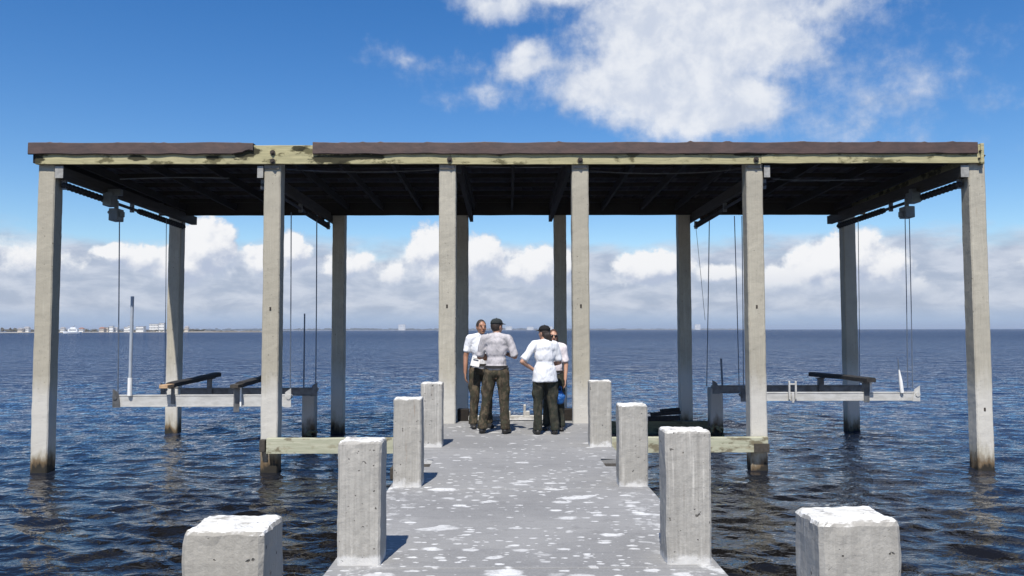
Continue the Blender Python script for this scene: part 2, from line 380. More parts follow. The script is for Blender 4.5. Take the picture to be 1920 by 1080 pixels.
# ------------------------------------------------------------------ water
def water():
    R2 = np.random.default_rng(3)
    rows = [.5]
    while rows[-1] < 9000:
        r = rows[-1]; rows.append(r + (.020+.0034*r if r < 45 else r*(.006 + .0009*min(40, (r-45)/20))))
    rows = np.array(rows); rows[-1] = 9000
    th = np.concatenate([np.linspace(-math.pi, -R(62), 60, endpoint=False), np.linspace(-R(62), R(62), 640, endpoint=False), np.linspace(R(62), math.pi, 60, endpoint=False)])
    RR, TT = np.meshgrid(rows, th, indexing='ij')
    X = RR*np.sin(TT); Y = RR*np.cos(TT); Z = np.zeros_like(X)
    dth = np.where(np.abs(TT) < R(63), R(124)/640, R(2.0))
    gap = np.maximum(np.gradient(rows)[:, None], RR*dth)
    tot = 120
    for k in range(tot):
        lam = .13*(4.0/.13)**((k+.5)/tot)
        ang = R2.normal(R(192), R(33)); kx, ky = math.sin(ang)*2*math.pi/lam, math.cos(ang)*2*math.pi/lam
        amp = .0076*lam*(.12 + math.exp(-(math.log(lam/.34)/.72)**2/2))
        att = np.clip((lam/gap-2.7)/1.6, 0, 1)
        ra = R2.uniform(0, 6.28, 2); rb = R2.uniform(-.5, .5, 2)
        kk = int(np.searchsorted(-(lam/gap.min(1)), -2.65)); kk = max(kk, 2)
        Xk, Yk = X[:kk], Y[:kk]; ph = kx*Xk + ky*Yk + ra[0]
        # groups of waves come and go across the bay
        env = .65+.35*np.sin(Xk*rb[0]/lam + Yk*rb[1]/lam + ra[1])
        Z[:kk] += amp*env*att[:kk]*np.sin(ph)
    Z = Z + 2.2*np.clip(Z, 0, None)**2                    # sharper crests
    nr, nt = X.shape
    co_ = np.stack([X, Y, Z], -1).reshape(-1, 3)
    co_ = np.vstack([co_, [[0, 0, 0]]])
    i = np.arange(nr-1)[:, None]*nt + np.arange(nt)[None]; j = np.arange(nr-1)[:, None]*nt + (np.arange(nt)[None]+1) % nt
    quads = np.stack([i, j, j+nt, i+nt], -1).reshape(-1, 4)
    c = len(co_)-1
    tris = np.stack([np.full(nt, c), (np.arange(nt)+1) % nt, np.arange(nt)], -1)
    me = bpy.data.meshes.new('water'); me.vertices.add(len(co_)); me.vertices.foreach_set('co', co_.ravel())
    loops = np.concatenate([quads.ravel(), tris.ravel()]); me.loops.add(len(loops)); me.loops.foreach_set('vertex_index', loops)
    ls = np.concatenate([np.arange(len(quads))*4, len(quads)*4 + np.arange(nt)*3]); me.polygons.add(len(ls)); me.polygons.foreach_set('loop_start', ls)
    me.polygons.foreach_set('use_smooth', np.ones(len(ls), bool)); me.update(calc_edges=True); me.validate()
    if me.polygons[0].normal.z < 0: me.flip_normals()
    m_, N, b, P, Nn = newmat('choppy bay water')
    q = N.v('MULTIPLY', P, (.6, 1, 1))
    a = N.noise(q, 7.0, 3, .55, .5); d = N.noise(N.v('ADD', q, (3, 8, 0)), 1.35, 3, .5, .4); e = N.noise(N.v('ADD', q, (1, 5, 0)), .42, 4, .55, .3)
    dist = N.v('LENGTH', P)
    far = N.ss(dist, 12, 55)
    h = N.m('ADD', N.m('MULTIPLY', a, N.m('MULTIPLY_ADD', N.ss(dist, 9, 26), .045, .022)), N.m('MULTIPLY', d, N.m('MULTIPLY_ADD', far, .50, .06)))
    h = N.m('ADD', h, N.m('MULTIPLY', e, N.m('MULTIPLY', far, 1.35)))
    nd = N.n('ShaderNodeBump'); N.put(nd.inputs['Height'], h); nd.inputs['Distance'].default_value = 1.0
    # body colour: brown-black shallows near the pier, blue out in the bay, paler wind streaks
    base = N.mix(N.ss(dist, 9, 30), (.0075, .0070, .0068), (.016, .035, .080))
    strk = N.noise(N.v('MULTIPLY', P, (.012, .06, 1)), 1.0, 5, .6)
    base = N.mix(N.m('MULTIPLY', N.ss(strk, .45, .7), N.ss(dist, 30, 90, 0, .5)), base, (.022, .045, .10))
    fr = N.n('ShaderNodeFresnel'); fr.inputs['IOR'].default_value = 1.33; N.put(fr.inputs['Normal'], nd.outputs[0])
    df = N.n('ShaderNodeBsdfDiffuse'); N.put(df.inputs['Color'], base)
    gl = N.n('ShaderNodeBsdfGlossy'); gl.inputs['Roughness'].default_value = .05; N.put(gl.inputs['Normal'], nd.outputs[0]); gl.inputs['Color'].default_value = (1, 1, 1, 1)
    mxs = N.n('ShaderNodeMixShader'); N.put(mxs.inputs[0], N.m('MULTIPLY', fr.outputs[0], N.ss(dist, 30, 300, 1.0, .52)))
    N.put(mxs.inputs[1], df.outputs[0]); N.put(mxs.inputs[2], gl.outputs[0])
    out = [x for x in m_.node_tree.nodes if x.type == 'OUTPUT_MATERIAL'][0]; N.put(out.inputs[0], mxs.outputs[0]); m_.node_tree.nodes.remove(b)
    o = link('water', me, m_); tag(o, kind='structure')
    return o
water()

# ------------------------------------------------------------------ pier
CX = .11                                  # centre line of the pier
YF, YB = 13.4, 18.43                      # front faces of the front and back rows of columns
pier = empty('concrete_pier', (CX, 7, DECK), 'long grey concrete pier deck spotted with white bird droppings', 'pier')
HW = 1.30
def slab(y0, y1, notch=None):
    m_ = MB(); xl, xr = CX-HW, CX+HW
    if notch:
        n0, n1, d = notch
        pts = [(xl, y0), (xr, y0), (xr, n0), (xr-d, n0), (xr-d, n1), (xr, n1), (xr, y1), (xl, y1), (xl, n1), (xl+d, n1), (xl+d, n0), (xl, n0)]
    else: pts = [(xl, y0), (xr, y0), (xr, y1), (xl, y1)]
    m_.poly(pts, (DECK-.2, DECK)); 
    top = [e for e in m_.bm.edges if all(abs(v.co.z-DECK) < 1e-4 for v in e.verts)]
    bmesh.ops.bevel(m_.bm, geom=top, offset=.012, segments=2, affect='EDGES', profile=.5)
    m_.build('deck_slab', M['deck'], pier)
for y0, y1, nt in ((-27, -1.212, None), (-1.2, 2.525, None), (2.54, 5.322, None), (5.338, 7.922, None), (7.938, 10.543, (9.2, 9.75, .30)), (10.558, 13.78, None)): slab(y0, y1, nt)
for y in (-24, -18, -12, -6, 0, 2.7, 5.5, 8.1, 10.75, 13.2):
    MB().box(CX-1.36, CX+1.36, y-.2, y+.2, .36, .588, .015).build('pile_cap', M['pile_dark'], pier)
for sx_ in (-1, 1):                       # weathered timber seen in the notches at both edges
    m_ = MB(); m_.box(CX+sx_*1.02, CX+sx_*1.42, 9.22, 9.40, .52, .66, .008).box(CX+sx_*1.03, CX+sx_*1.50, 9.45, 9.72, .60, .74, .008)
    m_.build('edge_timber', M['sidebeam'], pier)
# low rail across the far end of the deck
cb = MB().bar((CX-1.0, 13.84, DECK+.045), (CX+1.0, 13.84, DECK+.045), .09, .085, bev=.01).bar((CX-1.0, 13.97, DECK-.02), (CX+1.0, 13.97, DECK-.02), .10, .09, bev=.01)
cb.build('end_curb', M['pile'], pier)
for px, w in ((951, .12), (987, .11)):
    x = AX(px, 13.9, 780); br = MB().box(x-w/2, x+w/2, 13.80, 13.93, DECK+.09, DECK+.16, .006).box(x-w/2+.005, x-w/2+.045, 13.81, 13.90, DECK+.16, DECK+.27, .006)
    br.build('cleat', M['pile'], pier)
for px in (868, 1066):
    x = AX(px, 13.75, 780); MB().box(x-.10, x+.10, 13.79, 13.99, DECK-.05, DECK+.20, .012).build('end_block', M['darkwood'], pier)

def pile(name, x, y, z0, z1, w, mat, seed, cham=.022, parent=None, peak=.035, lean=(0, 0), amp=.006, depth=None, fine=0, label=None, cat=None, group=None):
    m_ = MB(); bm = m_.bm; hw = w/2; c = cham
    dp = depth or w; hd = dp/2
    sec = [(-hw+c, -hw), (0, -hw), (hw-c, -hw), (hw, -hw+c), (hw, 0), (hw, hw-c), (hw-c, hw), (0, hw), (-hw+c, hw), (-hw, hw-c), (-hw, 0), (-hw, -hw+c)]
    if fine:
        q = []
        for i in range(12):
            a, b = sec[i], sec[(i+1) % 12]; m = fine if i % 3 != 2 else 1
            q += [(a[0]+(b[0]-a[0])*t/m, a[1]+(b[1]-a[1])*t/m) for t in range(m)]
        sec = q
    if depth: sec = [(a, b*dp/w) for a, b in sec]
    ns = len(sec); n = max(6, int((z1-z0)/(.03 if fine else .07))); rings = []
    for k in range(n+1):
        z = z0+(z1-peak-z0)*k/n
        rings.append([bm.verts.new((x+a+lean[0]*(z-z0), y+b+lean[1]*(z-z0), z)) for a, b in sec])
    for f, dz in ((.955, peak*.7), (.90, peak)):
        z = z1-peak+dz; rings.append([bm.verts.new((x+a*f+lean[0]*(z-z0), y+b*f+lean[1]*(z-z0), z)) for a, b in sec])
    for a, b in zip(rings, rings[1:]):
        for k in range(ns): bm.faces.new((a[k], a[(k+1) % ns], b[(k+1) % ns], b[k]))
    ctr = bm.verts.new((x+lean[0]*(z1-z0), y+lean[1]*(z1-z0), z1))
    for k in range(ns): bm.faces.new((rings[-1][k], rings[-1][(k+1) % ns], ctr))
    bm.faces.new(rings[0][::-1])
    for v in bm.verts:
        v.co += mnoise.noise_vector(v.co*3.1+Vector((seed*7.3, seed, 0)))*amp + mnoise.noise_vector(v.co*17+Vector((seed, seed*2, 0)))*amp*.5
    if fine:
        for v in bm.verts:
            d = z1-v.co.z
            if d < .10: v.co += mnoise.noise_vector(v.co*48+Vector((seed, 0, seed*3)))*.005*(1-d/.10) + mnoise.noise_vector(v.co*11+Vector((seed*3, 0, seed)))*.006*(1-d/.10)
    o = m_.build(name, mat, parent, None if parent else (x, y, z0), smooth=False)
    return tag(o, label, cat, group)
# squat square piles standing along both edges of the pier; (px left, px right, y px of the front top edge, depth)
posts = [(338, 494, 1003, 2.63, 'square concrete pile with white capped top, nearest on the left edge of the pier'),
         (1538, 1692, 986, 2.63, 'square concrete pile with white capped top, nearest on the right edge of the pier'),
         (633, 714, 832, 5.39, 'tall grey streaked pile on the left pier edge, second from the camera'),
         (1249, 1333, 812, 5.39, 'grey pile with clipped top corner on the right pier edge, second from camera'),
         (737, 790, 750, 8.03, 'rust flecked pale pile on the left pier edge, third from the camera'),
         (1161, 1215, 762, 8.03, 'pile with white run down its face on the right pier edge, third from camera'),
         (789, 829, 720, 10.72, 'yellowish farthest short pile on the left pier edge, before the columns'),
         (1106, 1147, 716, 10.72, 'yellowish farthest short pile on the right pier edge, in front of the columns')]
for k, (a, b_, ty, Y, lab) in enumerate(posts):
    x0, x1 = AX(a, Y, ty+60), AX(b_, Y, ty+60); w = x1-x0
    pile('concrete_pile', (x0+x1)/2, Y+w*.44, -.7, AZ(ty, Y, (a+b_)/2)+.012, w, M['pile'], k+1, cham=.014, peak=.016, amp=.007, fine=7, depth=w*.88, label=lab, cat='pile', group='square piles along the pier')

# ------------------------------------------------------------------ boathouse
bh = empty('boathouse', (CX, YF, 0), 'open roofed concrete boathouse with brown fascia at the end of the pier', 'boathouse')
W_ = .285
ZB = AZ(307, YF-.06, 950)                # underside of the front beam
fronts = [(80.5, 4), (507.5, 1), (838.5, 2), (1089.5, 3), (1419, 5), (1840, 6)]
backs = [(325, 7), (633.5, 8), (866, 9), (1051, 10), (1285, 11), (1596, 12)]
FX = [AX(p, YF, 560) for p, _ in fronts]; BX = [AX(p, YB, 560) for p, _ in backs]
for x, (p, s_) in zip(FX, fronts): pile('column', x, YF+.1325, -1.0, ZB+.22, W_, M['column'], s_, cham=.018, depth=.265, parent=bh, peak=.01, amp=.006)
for x, (p, s_) in zip(BX, backs): pile('column', x, YB+.1325, -1.0, ZB+.02, W_, M['column'], s_, cham=.018, depth=.265, parent=bh, peak=.01, amp=.006)
for x, py in zip(FX, (None, 578, 574, 574, 576, 770)):           # form holes in the column faces
    if py: MB().box(x-.018, x+.012, YF-.008, YF+.02, AZ(py, YF)-.03, AZ(py, YF)+.03, .004).build('form_tie', M['bolt'], bh)
XL, XR = AX(66, YF-.08, 290), AX(1838, YF-.08, 290)
ZT = AZ(272, YF-.08, 530)
def plank(name, x0, x1, y0, y1, z0, z1, mat, parent, seed, amp=.008, n=60):
    m_ = MB(); bm = m_.bm; rings = []
    for k in range(n+1):
        x = x0+(x1-x0)*k/n
        rings.append([bm.verts.new(p) for p in ((x, y0, z0), (x, y1, z0), (x, y1, z1), (x, (y0+y1)/2, z1), (x, y0+.006, z1), (x, y0, z1-.008), (x, y0, (z0+z1)/2))])
    m7 = 7
    for a, b in zip(rings, rings[1:]):
        for k in range(m7): bm.faces.new((a[k], a[(k+1) % m7], b[(k+1) % m7], b[k]))
    bm.faces.new(rings[0]); bm.faces.new(rings[-1][::-1])
    rough(bm, amp, 2.6, seed)
    return m_.build(name, mat, parent)
beam_stains(M['beam'], [(AX(px, YF-.07, 295), AZ(py, YF-.07, px), a, b_) for px, py, a, b_ in ((460, 288, .26, .13), (625, 299, .45, .09), (690, 294, .35, .06), (72, 297, .12, .12), (400, 296, .16, .05), (258, 296, .16, .06), (560, 279, .14, .05), (1300, 288, .22, .03), (1410, 290, .3, .03))])
for k, (a, b_, dy) in enumerate(((XL, AX(845, YF, 295)-.004, 0), (AX(845, YF, 295)+.004, AX(1424, YF, 295)-.004, .004), (AX(1424, YF, 295)+.004, XR, -.003))):
    plank('front_beam', a, b_, YF-.075+dy, YF-.012+dy, ZB-dy*2, ZT+dy, M['beam'], bh, 1+k, .008, 60)
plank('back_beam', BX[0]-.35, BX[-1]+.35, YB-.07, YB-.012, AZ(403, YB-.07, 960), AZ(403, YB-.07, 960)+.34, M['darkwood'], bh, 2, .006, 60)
# end boards at both ends of the roof
MB().box(XR+.0, XR+.06, YF-.10, 19.1, ZB-.02, ZT+.02, .006).build('end_board', M['beam'], bh)
MB().box(XL-.05, XL, YF-.06, 19.1, ZB+.02, ZT-.03, .006).build('end_board', M['darkwood'], bh)
# brown metal fascia in two runs with a torn gap between
def fascia(px0, px1, seed, torn):
    x0, x1 = AX(px0, YF-.12, 278), AX(px1, YF-.12, 278)
    n = int((x1-x0)/.06); m_ = MB(); bm = m_.bm
    zt = AZ(267, YF-.12, 900); zb = AZ(288.5, YF-.12, 900); rows = []
    for k in range(n+1):
        x = x0+(x1-x0)*k/n
        wv = mnoise.noise(Vector((x*.9, seed, 0)))*.012; w2 = mnoise.noise(Vector((x*3.1, seed+4, 0)))*.014 + .05*max(0, mnoise.noise(Vector((x*1.1, seed+14, 0)))-.25)
        lift = mnoise.noise(Vector((x*1.7, seed+9, 2)))*.010 + .008*abs(math.sin(x*2.2)) + .022*max(0, mnoise.noise(Vector((x*6.3, seed+2, 7)))-.18)/.4
        zl = zb+w2
        if torn and x > x1-.35: zl = zb+(x-(x1-.35))*.30*(.7+.4*mnoise.noise(Vector((x*9, 1, 1))))
        rows.append([bm.verts.new(p) for p in ((x, YF-.092, zl), (x, YF-.110+wv*.6, zl), (x, YF-.118+wv, zl+.012), (x, YF-.118+wv*.7, (zt+zl)/2), (x, YF-.116+wv*.4, zt+lift-.01), (x, YF-.108, zt+lift), (x, YF+.06, zt+lift-.002), (x, YF+.06, zt+lift-.010), (x, YF-.100, zt+lift-.012))])
    q = len(rows[0])
    for a, b in zip(rows, rows[1:]):
        for k in range(q): bm.faces.new((a[k], a[(k+1) % q], b[(k+1) % q], b[k]))
    bm.faces.new(rows[0]); bm.faces.new(rows[-1][::-1])
    m_.build('fascia', M['flash'], bh)
fascia(52, 474, 3, True); fascia(586, 1834, 8, False)
# ribbed roofing sheets lying on the purlins, the one over the gap torn back
zr = AZ(268, YF-.1, 900)-.03
xs0, xs1 = AX(54, YF-.1, 278), XR+.02; npan = 16; gapx = (AX(476, YF-.1, 278), AX(586, YF-.1, 278))
for k in range(npan):
    x0, x1 = xs0+(xs1-xs0)*k/npan-.03, xs0+(xs1-xs0)*(k+1)/npan+.03
    m_ = MB(); bm = m_.bm; nx, ny = 30, 10; g = []
    for i in range(nx+1):
        x = x0+(x1-x0)*i/nx; ph = ((x/.21) % 1)
        rib = .026*max(0, 1-abs(ph-.5)*6)
        ys = YF+.065 if not gapx[0]-.15 < x < gapx[1]+.05 else YF+.75+.25*mnoise.noise(Vector((x*4, 2, 3)))
        g.append([bm.verts.new((x, ys+(19.15-ys)*j/ny, zr+.005*(k % 2)+rib-.028*(ys+(19.15-ys)*j/ny-YF)+.004*mnoise.noise(Vector((x*2, j, k))))) for j in range(ny+1)])
    for i in range(nx):
        for j in range(ny): bm.faces.new((g[i][j], g[i+1][j], g[i+1][j+1], g[i][j+1]))
    r = bmesh.ops.extrude_face_region(bm, geom=bm.faces[:])
    for e in r['geom']:
        if isinstance(e, bmesh.types.BMVert): e.co.z -= .0035
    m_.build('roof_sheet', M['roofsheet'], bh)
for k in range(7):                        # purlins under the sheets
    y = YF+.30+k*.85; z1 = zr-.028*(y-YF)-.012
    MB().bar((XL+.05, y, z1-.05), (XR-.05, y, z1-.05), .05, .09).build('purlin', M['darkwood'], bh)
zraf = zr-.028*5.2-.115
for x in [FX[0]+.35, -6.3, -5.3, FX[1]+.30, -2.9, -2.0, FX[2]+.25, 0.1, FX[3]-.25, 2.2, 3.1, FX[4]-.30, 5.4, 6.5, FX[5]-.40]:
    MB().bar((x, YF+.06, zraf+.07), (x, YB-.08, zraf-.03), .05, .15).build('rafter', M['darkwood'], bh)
# longitudinal lift beams on the slip side of the columns
ZS = AZ(333, YF, 960); ZS1 = AZ(312, YF, 960)
SB = [(FX[0]+W_/2+.085, BX[0]+W_/2+.085), (FX[1]-W_/2-.055, BX[1]-W_/2-.055), (FX[4]+W_/2+.06, BX[4]+W_/2+.06), (FX[5]-W_/2-.085, BX[5]-W_/2-.085)]
for k, (xa, xb) in enumerate(SB):
    w = .13 if k in (0, 3) else .09
    MB().bar((xa, YF-.02, (ZS+ZS1)/2), (xb, 19.0, (ZS+ZS1)/2-.06), w, ZS1-ZS, bev=.006).build('lift_beam', M['sidebeam'], bh)
    MB().box(xa-w/2-.004, xa+w/2+.006, YF-.034, YF-.024, ZS-.004, ZS1+.004).build('sunlit_end_face', M['plate'], bh)  # pale facing on the beam end, its sunlit tone put into the colour
for k, xa in ((2, FX[2]+W_/2+.05), (3, FX[3]-W_/2-.05)):
    MB().bar((xa, YF+.02, ZB-.02), (BX[k]+(.2 if k == 2 else -.2), 19.0, ZB-.10), .08, .24).build('tie_beam', M['darkwood'], bh)
# bolts and plates through the front beam
for px, py in ((511, 286), (511, 302), (843, 299), (1088, 300), (1418, 299), (1838, 283), (1845, 292), (1836, 297)):
    p = at(px, py, YF-.09); big = px < 1800; r_ = .030 if big else .012
    m_ = MB().tube([(p.x, YF-.078, p.z), (p.x, YF-.094, p.z)], r_*1.5, 12)
    m_.tube([(p.x, YF-.094, p.z), (p.x, YF-.122, p.z)], r_*.75, 6)
    m_.build('bolt', M['bolt'], bh)
for x in FX[1:5]:                         # dark strip at each column head, painting in the shadow under the beam
    MB().box(x-.13, x+.12, YF-.030, YF-.012, ZB-.075, ZB-.012, .004).build('head_shadow_strip', M['pile_dark'], bh)
# loose conduit sagging under the beam in each bay
for a, b_, y0, y1, sag in ((538, 818, 318, 318, .04), (1106, 1395, 320, 316, .07), (860, 1066, 312, 313, .01), (225, 430, 336, 334, -.02), (1450, 1620, 336, 336, .02)):
    A, B = at(a, y0, YF+.5), at(b_, y1, YF+.5)
    MB().tube([A.lerp(B, t/12)-Vector((0, 0, sag*4*(t/12)*(1-t/12))) for t in range(13)], .010, 6).build('conduit', M['galvdark'], bh)
# pale timber walers from the pier to the inner columns, bolted on the column faces
def waler(x0, x1, ya, yb, seed):
    plank('waler', x0, x1, YF-.14, YF-.015, AZ(850, YF-.14, 700), AZ(822, YF-.14, 700), M['waler'], bh, seed, .010, 40)
waler(AX(499, YF-.14, 836), CX-1.10, 0, 0, 5); waler(CX+1.10, AX(1441, YF-.14, 836), 0, 0, 6)
zz = AZ(836, YF-.14, 700)
MB().box(AX(487, YF-.1, 836), AX(497.5, YF-.1, 836), YF-.13, YF-.012, zz-.10, zz+.10, .006).build('waler_block', M['sidebeam'], bh)
MB().box(AX(1412, YF-.1, 836), AX(1441, YF-.1, 836), YF-.156, YF-.145, zz-.12, zz+.02, .003).build('waler_block', M['sidebeam'], bh)
# rear waler on the right, dark and weedy, and the short piles beside the slips
xr = AX(1340, 17.85, 800)
plank('rear_waler', CX+1.3, xr+.1, YB-.22, YB-.075, AZ(816, YB-.2, 1250), AZ(790, YB-.2, 1250), M['moss_timber'], bh, 9, .02, 40)
pile('concrete_pile', AX(577.5, 17.6, 780), 17.6+.14, -.8, AZ(727, 17.6, 580), .28, M['pile_dark'], 31, parent=None, label='short dark stained pile in the water under the roof beside the left boat lift', cat='pile', group='short piles under the roof')
pile('concrete_pile', AX(1344.5, 17.6, 780), 17.6+.14, -.8, AZ(727, 17.6, 1345), .28, M['pile_dark'], 32, parent=None, label='short dark pile at the end of the weedy timber beside the right boat lift', cat='pile', group='short piles under the roof')
for px, dx in ((585, .0), (1343, .0)):    # shell clusters near the tide line of the short piles
    p = at(px, 806 if px > 900 else 812, 17.55); m_ = MB()
    for k in range(22):
        m_.ell((p.x+rng.gauss(0, .08), 17.56-rng.random()*.05, max(.0, p.z)+rng.gauss(0, .07)), (rng.uniform(.015, .04), rng.uniform(.015, .03), rng.uniform(.02, .045)), Euler((rng.random()*3, rng.random()*3, 0)), 8)
    tag(link('barnacle_cluster', remesh(m_, .012, 1, 'shells'), M['moss_timber'], None, (p.x, 17.56, p.z)), 'crusty brown shell cluster at the foot of the ' + ('left' if px < 900 else 'right') + ' short dark pile', 'barnacles', 'shell clusters on the short piles')
# a heap of charred boards lying on the rear waler
A = at(1216, 786, YB-.25); B = at(1276, 782, YB-.25); m_ = MB()
zt_ = AZ(790, YB-.2, 1250)
m_.bar((A.x, YB-.16, zt_+.06), (B.x, YB-.16, zt_+.075), .16, .10, bev=.012).bar((A.x+.05, YB-.17, zt_+.155), (B.x+.02, YB-.15, zt_+.20), .14, .08, bev=.01).bar((A.x+.28, YB-.16, zt_+.235), (B.x, YB-.16, zt_+.275), .12, .06, bev=.01)
for v in m_.bm.verts: v.co += mnoise.noise_vector(v.co*6)*.03
tag(m_.build('board_heap', M['carpet'], None, (A.x, YB-.16, zt_)), 'black charred boards heaped on the weedy rear timber right of the pier', 'boards')

# ------------------------------------------------------------------ boat lifts
def ibeam(m_, x0, x1, y, z0, z1, dep=.12, t=.018):
    m_.box(x0, x1, y-dep/2, y+dep/2, z1-t, z1, .002).box(x0, x1, y-dep/2, y+dep/2, z0, z0+t, .002)
    m_.box(x0+.002, x1-.002, y-.03, y+.03, z0+t-.002, z1-t+.002)
def lift(side, xi, xo, zf, zrr, label):
    """side -1 left, +1 right; xi / xo cradle ends near the inner / outer column"""
    L = empty('boat_lift', ((xi+xo)/2, 16, 1.0), label, 'boat lift', 'boat lifts in the slips')
    lo, hi = min(xi, xo), max(xi, xo)
    YFc, YRc = 15.0, 17.05
    m_ = MB(); ibeam(m_, lo, hi, YFc, zf[0], zf[1]); m_.box(lo+.01, hi-.01, YFc-.052, YFc-.045, zf[0]+.02, zf[1]-.02)
    m_.build('cradle_beam', M['galv'], L)
    m_ = MB(); ibeam(m_, lo+(.35 if side < 0 else 0), hi-(.35 if side > 0 else 0)*0, YRc, zrr[0], zrr[1]); m_.build('cradle_beam', M['galvdark'], L)
    # ends: sheave plates
    for x, y, z, nm, mt in ((xo, YFc, zf, 'sheave_plate', 'galvdark' if side < 0 else 'galv'), (xi, YFc, zf, 'sheave_plate', 'galv' if side < 0 else 'galvdark'), (xo, YRc, zrr, 'sheave_plate', 'galvdark'), (xi, YRc, zrr, 'sheave_plate', 'galvdark')):
        m_ = MB(); d = -1 if x > (lo+hi)/2 else 1
        pts = [(x-d*.045, z[0]-.01), (x+d*.10, z[0]-.01), (x+d*.06, z[1]+.05), (x-d*.045, z[1]+.12)]
        fr = [m_.bm.verts.new((a, y-.075, b)) for a, b in pts]; bk = [m_.bm.verts.new((a, y-.065, b)) for a, b in pts]
        m_.bm.faces.new(fr); m_.bm.faces.new(bk[::-1])
        for k in range(4): m_.bm.faces.new((fr[k], fr[(k+1) % 4], bk[(k+1) % 4], bk[k]))
        m_.tube([(x, y-.09, z[1]-.04), (x, y+.07, z[1]-.04)], .045, 12)
        m_.build(nm, M[mt], L)
    return L, YFc, YRc
zfL = (AZ(762, 15, 400), AZ(740, 15, 400)); zrL = (AZ(742, 17.05, 450), AZ(727, 17.05, 450))
zfR = (AZ(751, 15, 1580), AZ(735, 15, 1580)); zrR = (AZ(737, 17.05, 1450), AZ(722, 17.05, 1450))
LL, yf, yr = lift(-1, AX(543, 15, 750), AX(219, 15, 750), zfL, zrL, 'left boat lift with two bunk boards and tall white guide pipe')
LR, yf, yr = lift(1, AX(1391, 15, 742), AX(1717, 15, 742), zfR, zrR, 'right boat lift with one black bunk board on a pale cradle')
def bunk(L, xf, xb, z, mat, endmat, yfr=14.72, ybk=17.5, h=.075, w=.16, sag=.0):
    m_ = MB(); n = 16; bm = m_.bm; rg = []
    for k in range(n+1):
        t = k/n; x = xf+(xb-xf)*t; y = yfr+(ybk-yfr)*t; zz_ = z+sag*t+.012*mnoise.noise(Vector((y*2, x, 1)))
        rg.append([bm.verts.new((x+a, y, zz_+b)) for a, b in ((-w/2, 0), (w/2, 0), (w/2, h), (w*.3, h+.02), (-w*.3, h+.02), (-w/2, h))])
    for a, b in zip(rg, rg[1:]):
        for k in range(6): bm.faces.new((a[k], a[(k+1) % 6], b[(k+1) % 6], b[k]))
    bm.faces.new(rg[0]); bm.faces.new(rg[-1][::-1])
    o = m_.build('bunk_board', mat, L)
    if endmat:
        MB().box(xf-w/2+.002, xf+w/2-.002, yfr-.30, yfr-.001, z+.003, z+h-.006, .006).build('bare_end', endmat, o)
    return o
def bracket(L, x, y, z0, z1, w=.07, mat='galvdark', head=.16):
    m_ = MB().box(x-w/2, x+w/2, y-.075, y-.062, z0, z1, .002).box(x-w/2, x-w/2+.012, y-.061, y+.02, z0+.02, z1)
    m_.box(x-head/2, x+head/2, y-.08, y+.06, z1, z1+.02, .003)
    m_.build('bunk_bracket', M[mat], L)
zb1 = AZ(727, 14.9, 330)
bunk(LL, AX(317, 14.9, 720), AX(408, 17.5, 700), zb1, M['carpet'], M['endgrain'], 14.95, 17.5, sag=AZ(706, 17.5, 400)-zb1)
bracket(LL, AX(327, 15, 740), 15, zfL[0]+.05, zb1-.022); bracket(LL, AX(395, 17.05, 730), 17.05, zrL[0]-.03, AZ(706, 17.5, 400)-.025, .11)
zb2 = AZ(727, 14.9, 440)
bunk(LL, AX(445, 14.9, 720), AX(520, 17.5, 700), zb2, M['carpet'], M['sidebeam'], 15.02, 17.5, sag=AZ(705, 17.5, 500)-zb2)
bracket(LL, AX(446, 15, 740), 15, zfL[0]-.10, zb2-.022, .11); MB().box(AX(453, 15, 740), AX(456, 15, 740), 14.90, 14.915, zfL[0]+.01, zb2+.0).build('bracket_bolt', M['pvc'], LL)
zb3 = AZ(716, 14.9, 1630)
bunk(LR, AX(1627, 14.9, 712), AX(1523, 17.5, 700), zb3, M['carpet'], None, 14.75, 17.5, sag=AZ(705, 17.5, 1520)-zb3, h=.07, w=.17)
bracket(LR, AX(1622, 15, 740), 15, zfR[0]-.03, zb3-.022, .10); bracket(LR, AX(1538, 17.05, 730), 17.05, zrR[0]-.02, AZ(705, 17.5, 1520)-.03, .11)
MB().box(AX(1627, 15, 740), AX(1631, 15, 740), 14.90, 14.915, zfR[1], AZ(714, 14.9, 1630)).build('bracket_bolt', M['pvc'], LR)
xa, xb = AX(1477, 15, 730), AX(1489, 15, 730)          # bare U bracket left on the front beam
m_ = MB(); zt_ = AZ(714, 15, 1480)
for x in (xa, xb): m_.box(x-.016, x+.016, 14.90, 14.93, zfR[0]+.03, zt_, .003)
m_.box((xa+xb)/2-.02, (xa+xb)/2+.02, 14.89, 14.90, zfR[0]-.03, zfR[1], .003)
m_.box(xa-.016, xb+.016, 14.905, 14.925, zt_-.07, zt_-.04, .002); m_.build('bunk_bracket', M['galv'], LR)
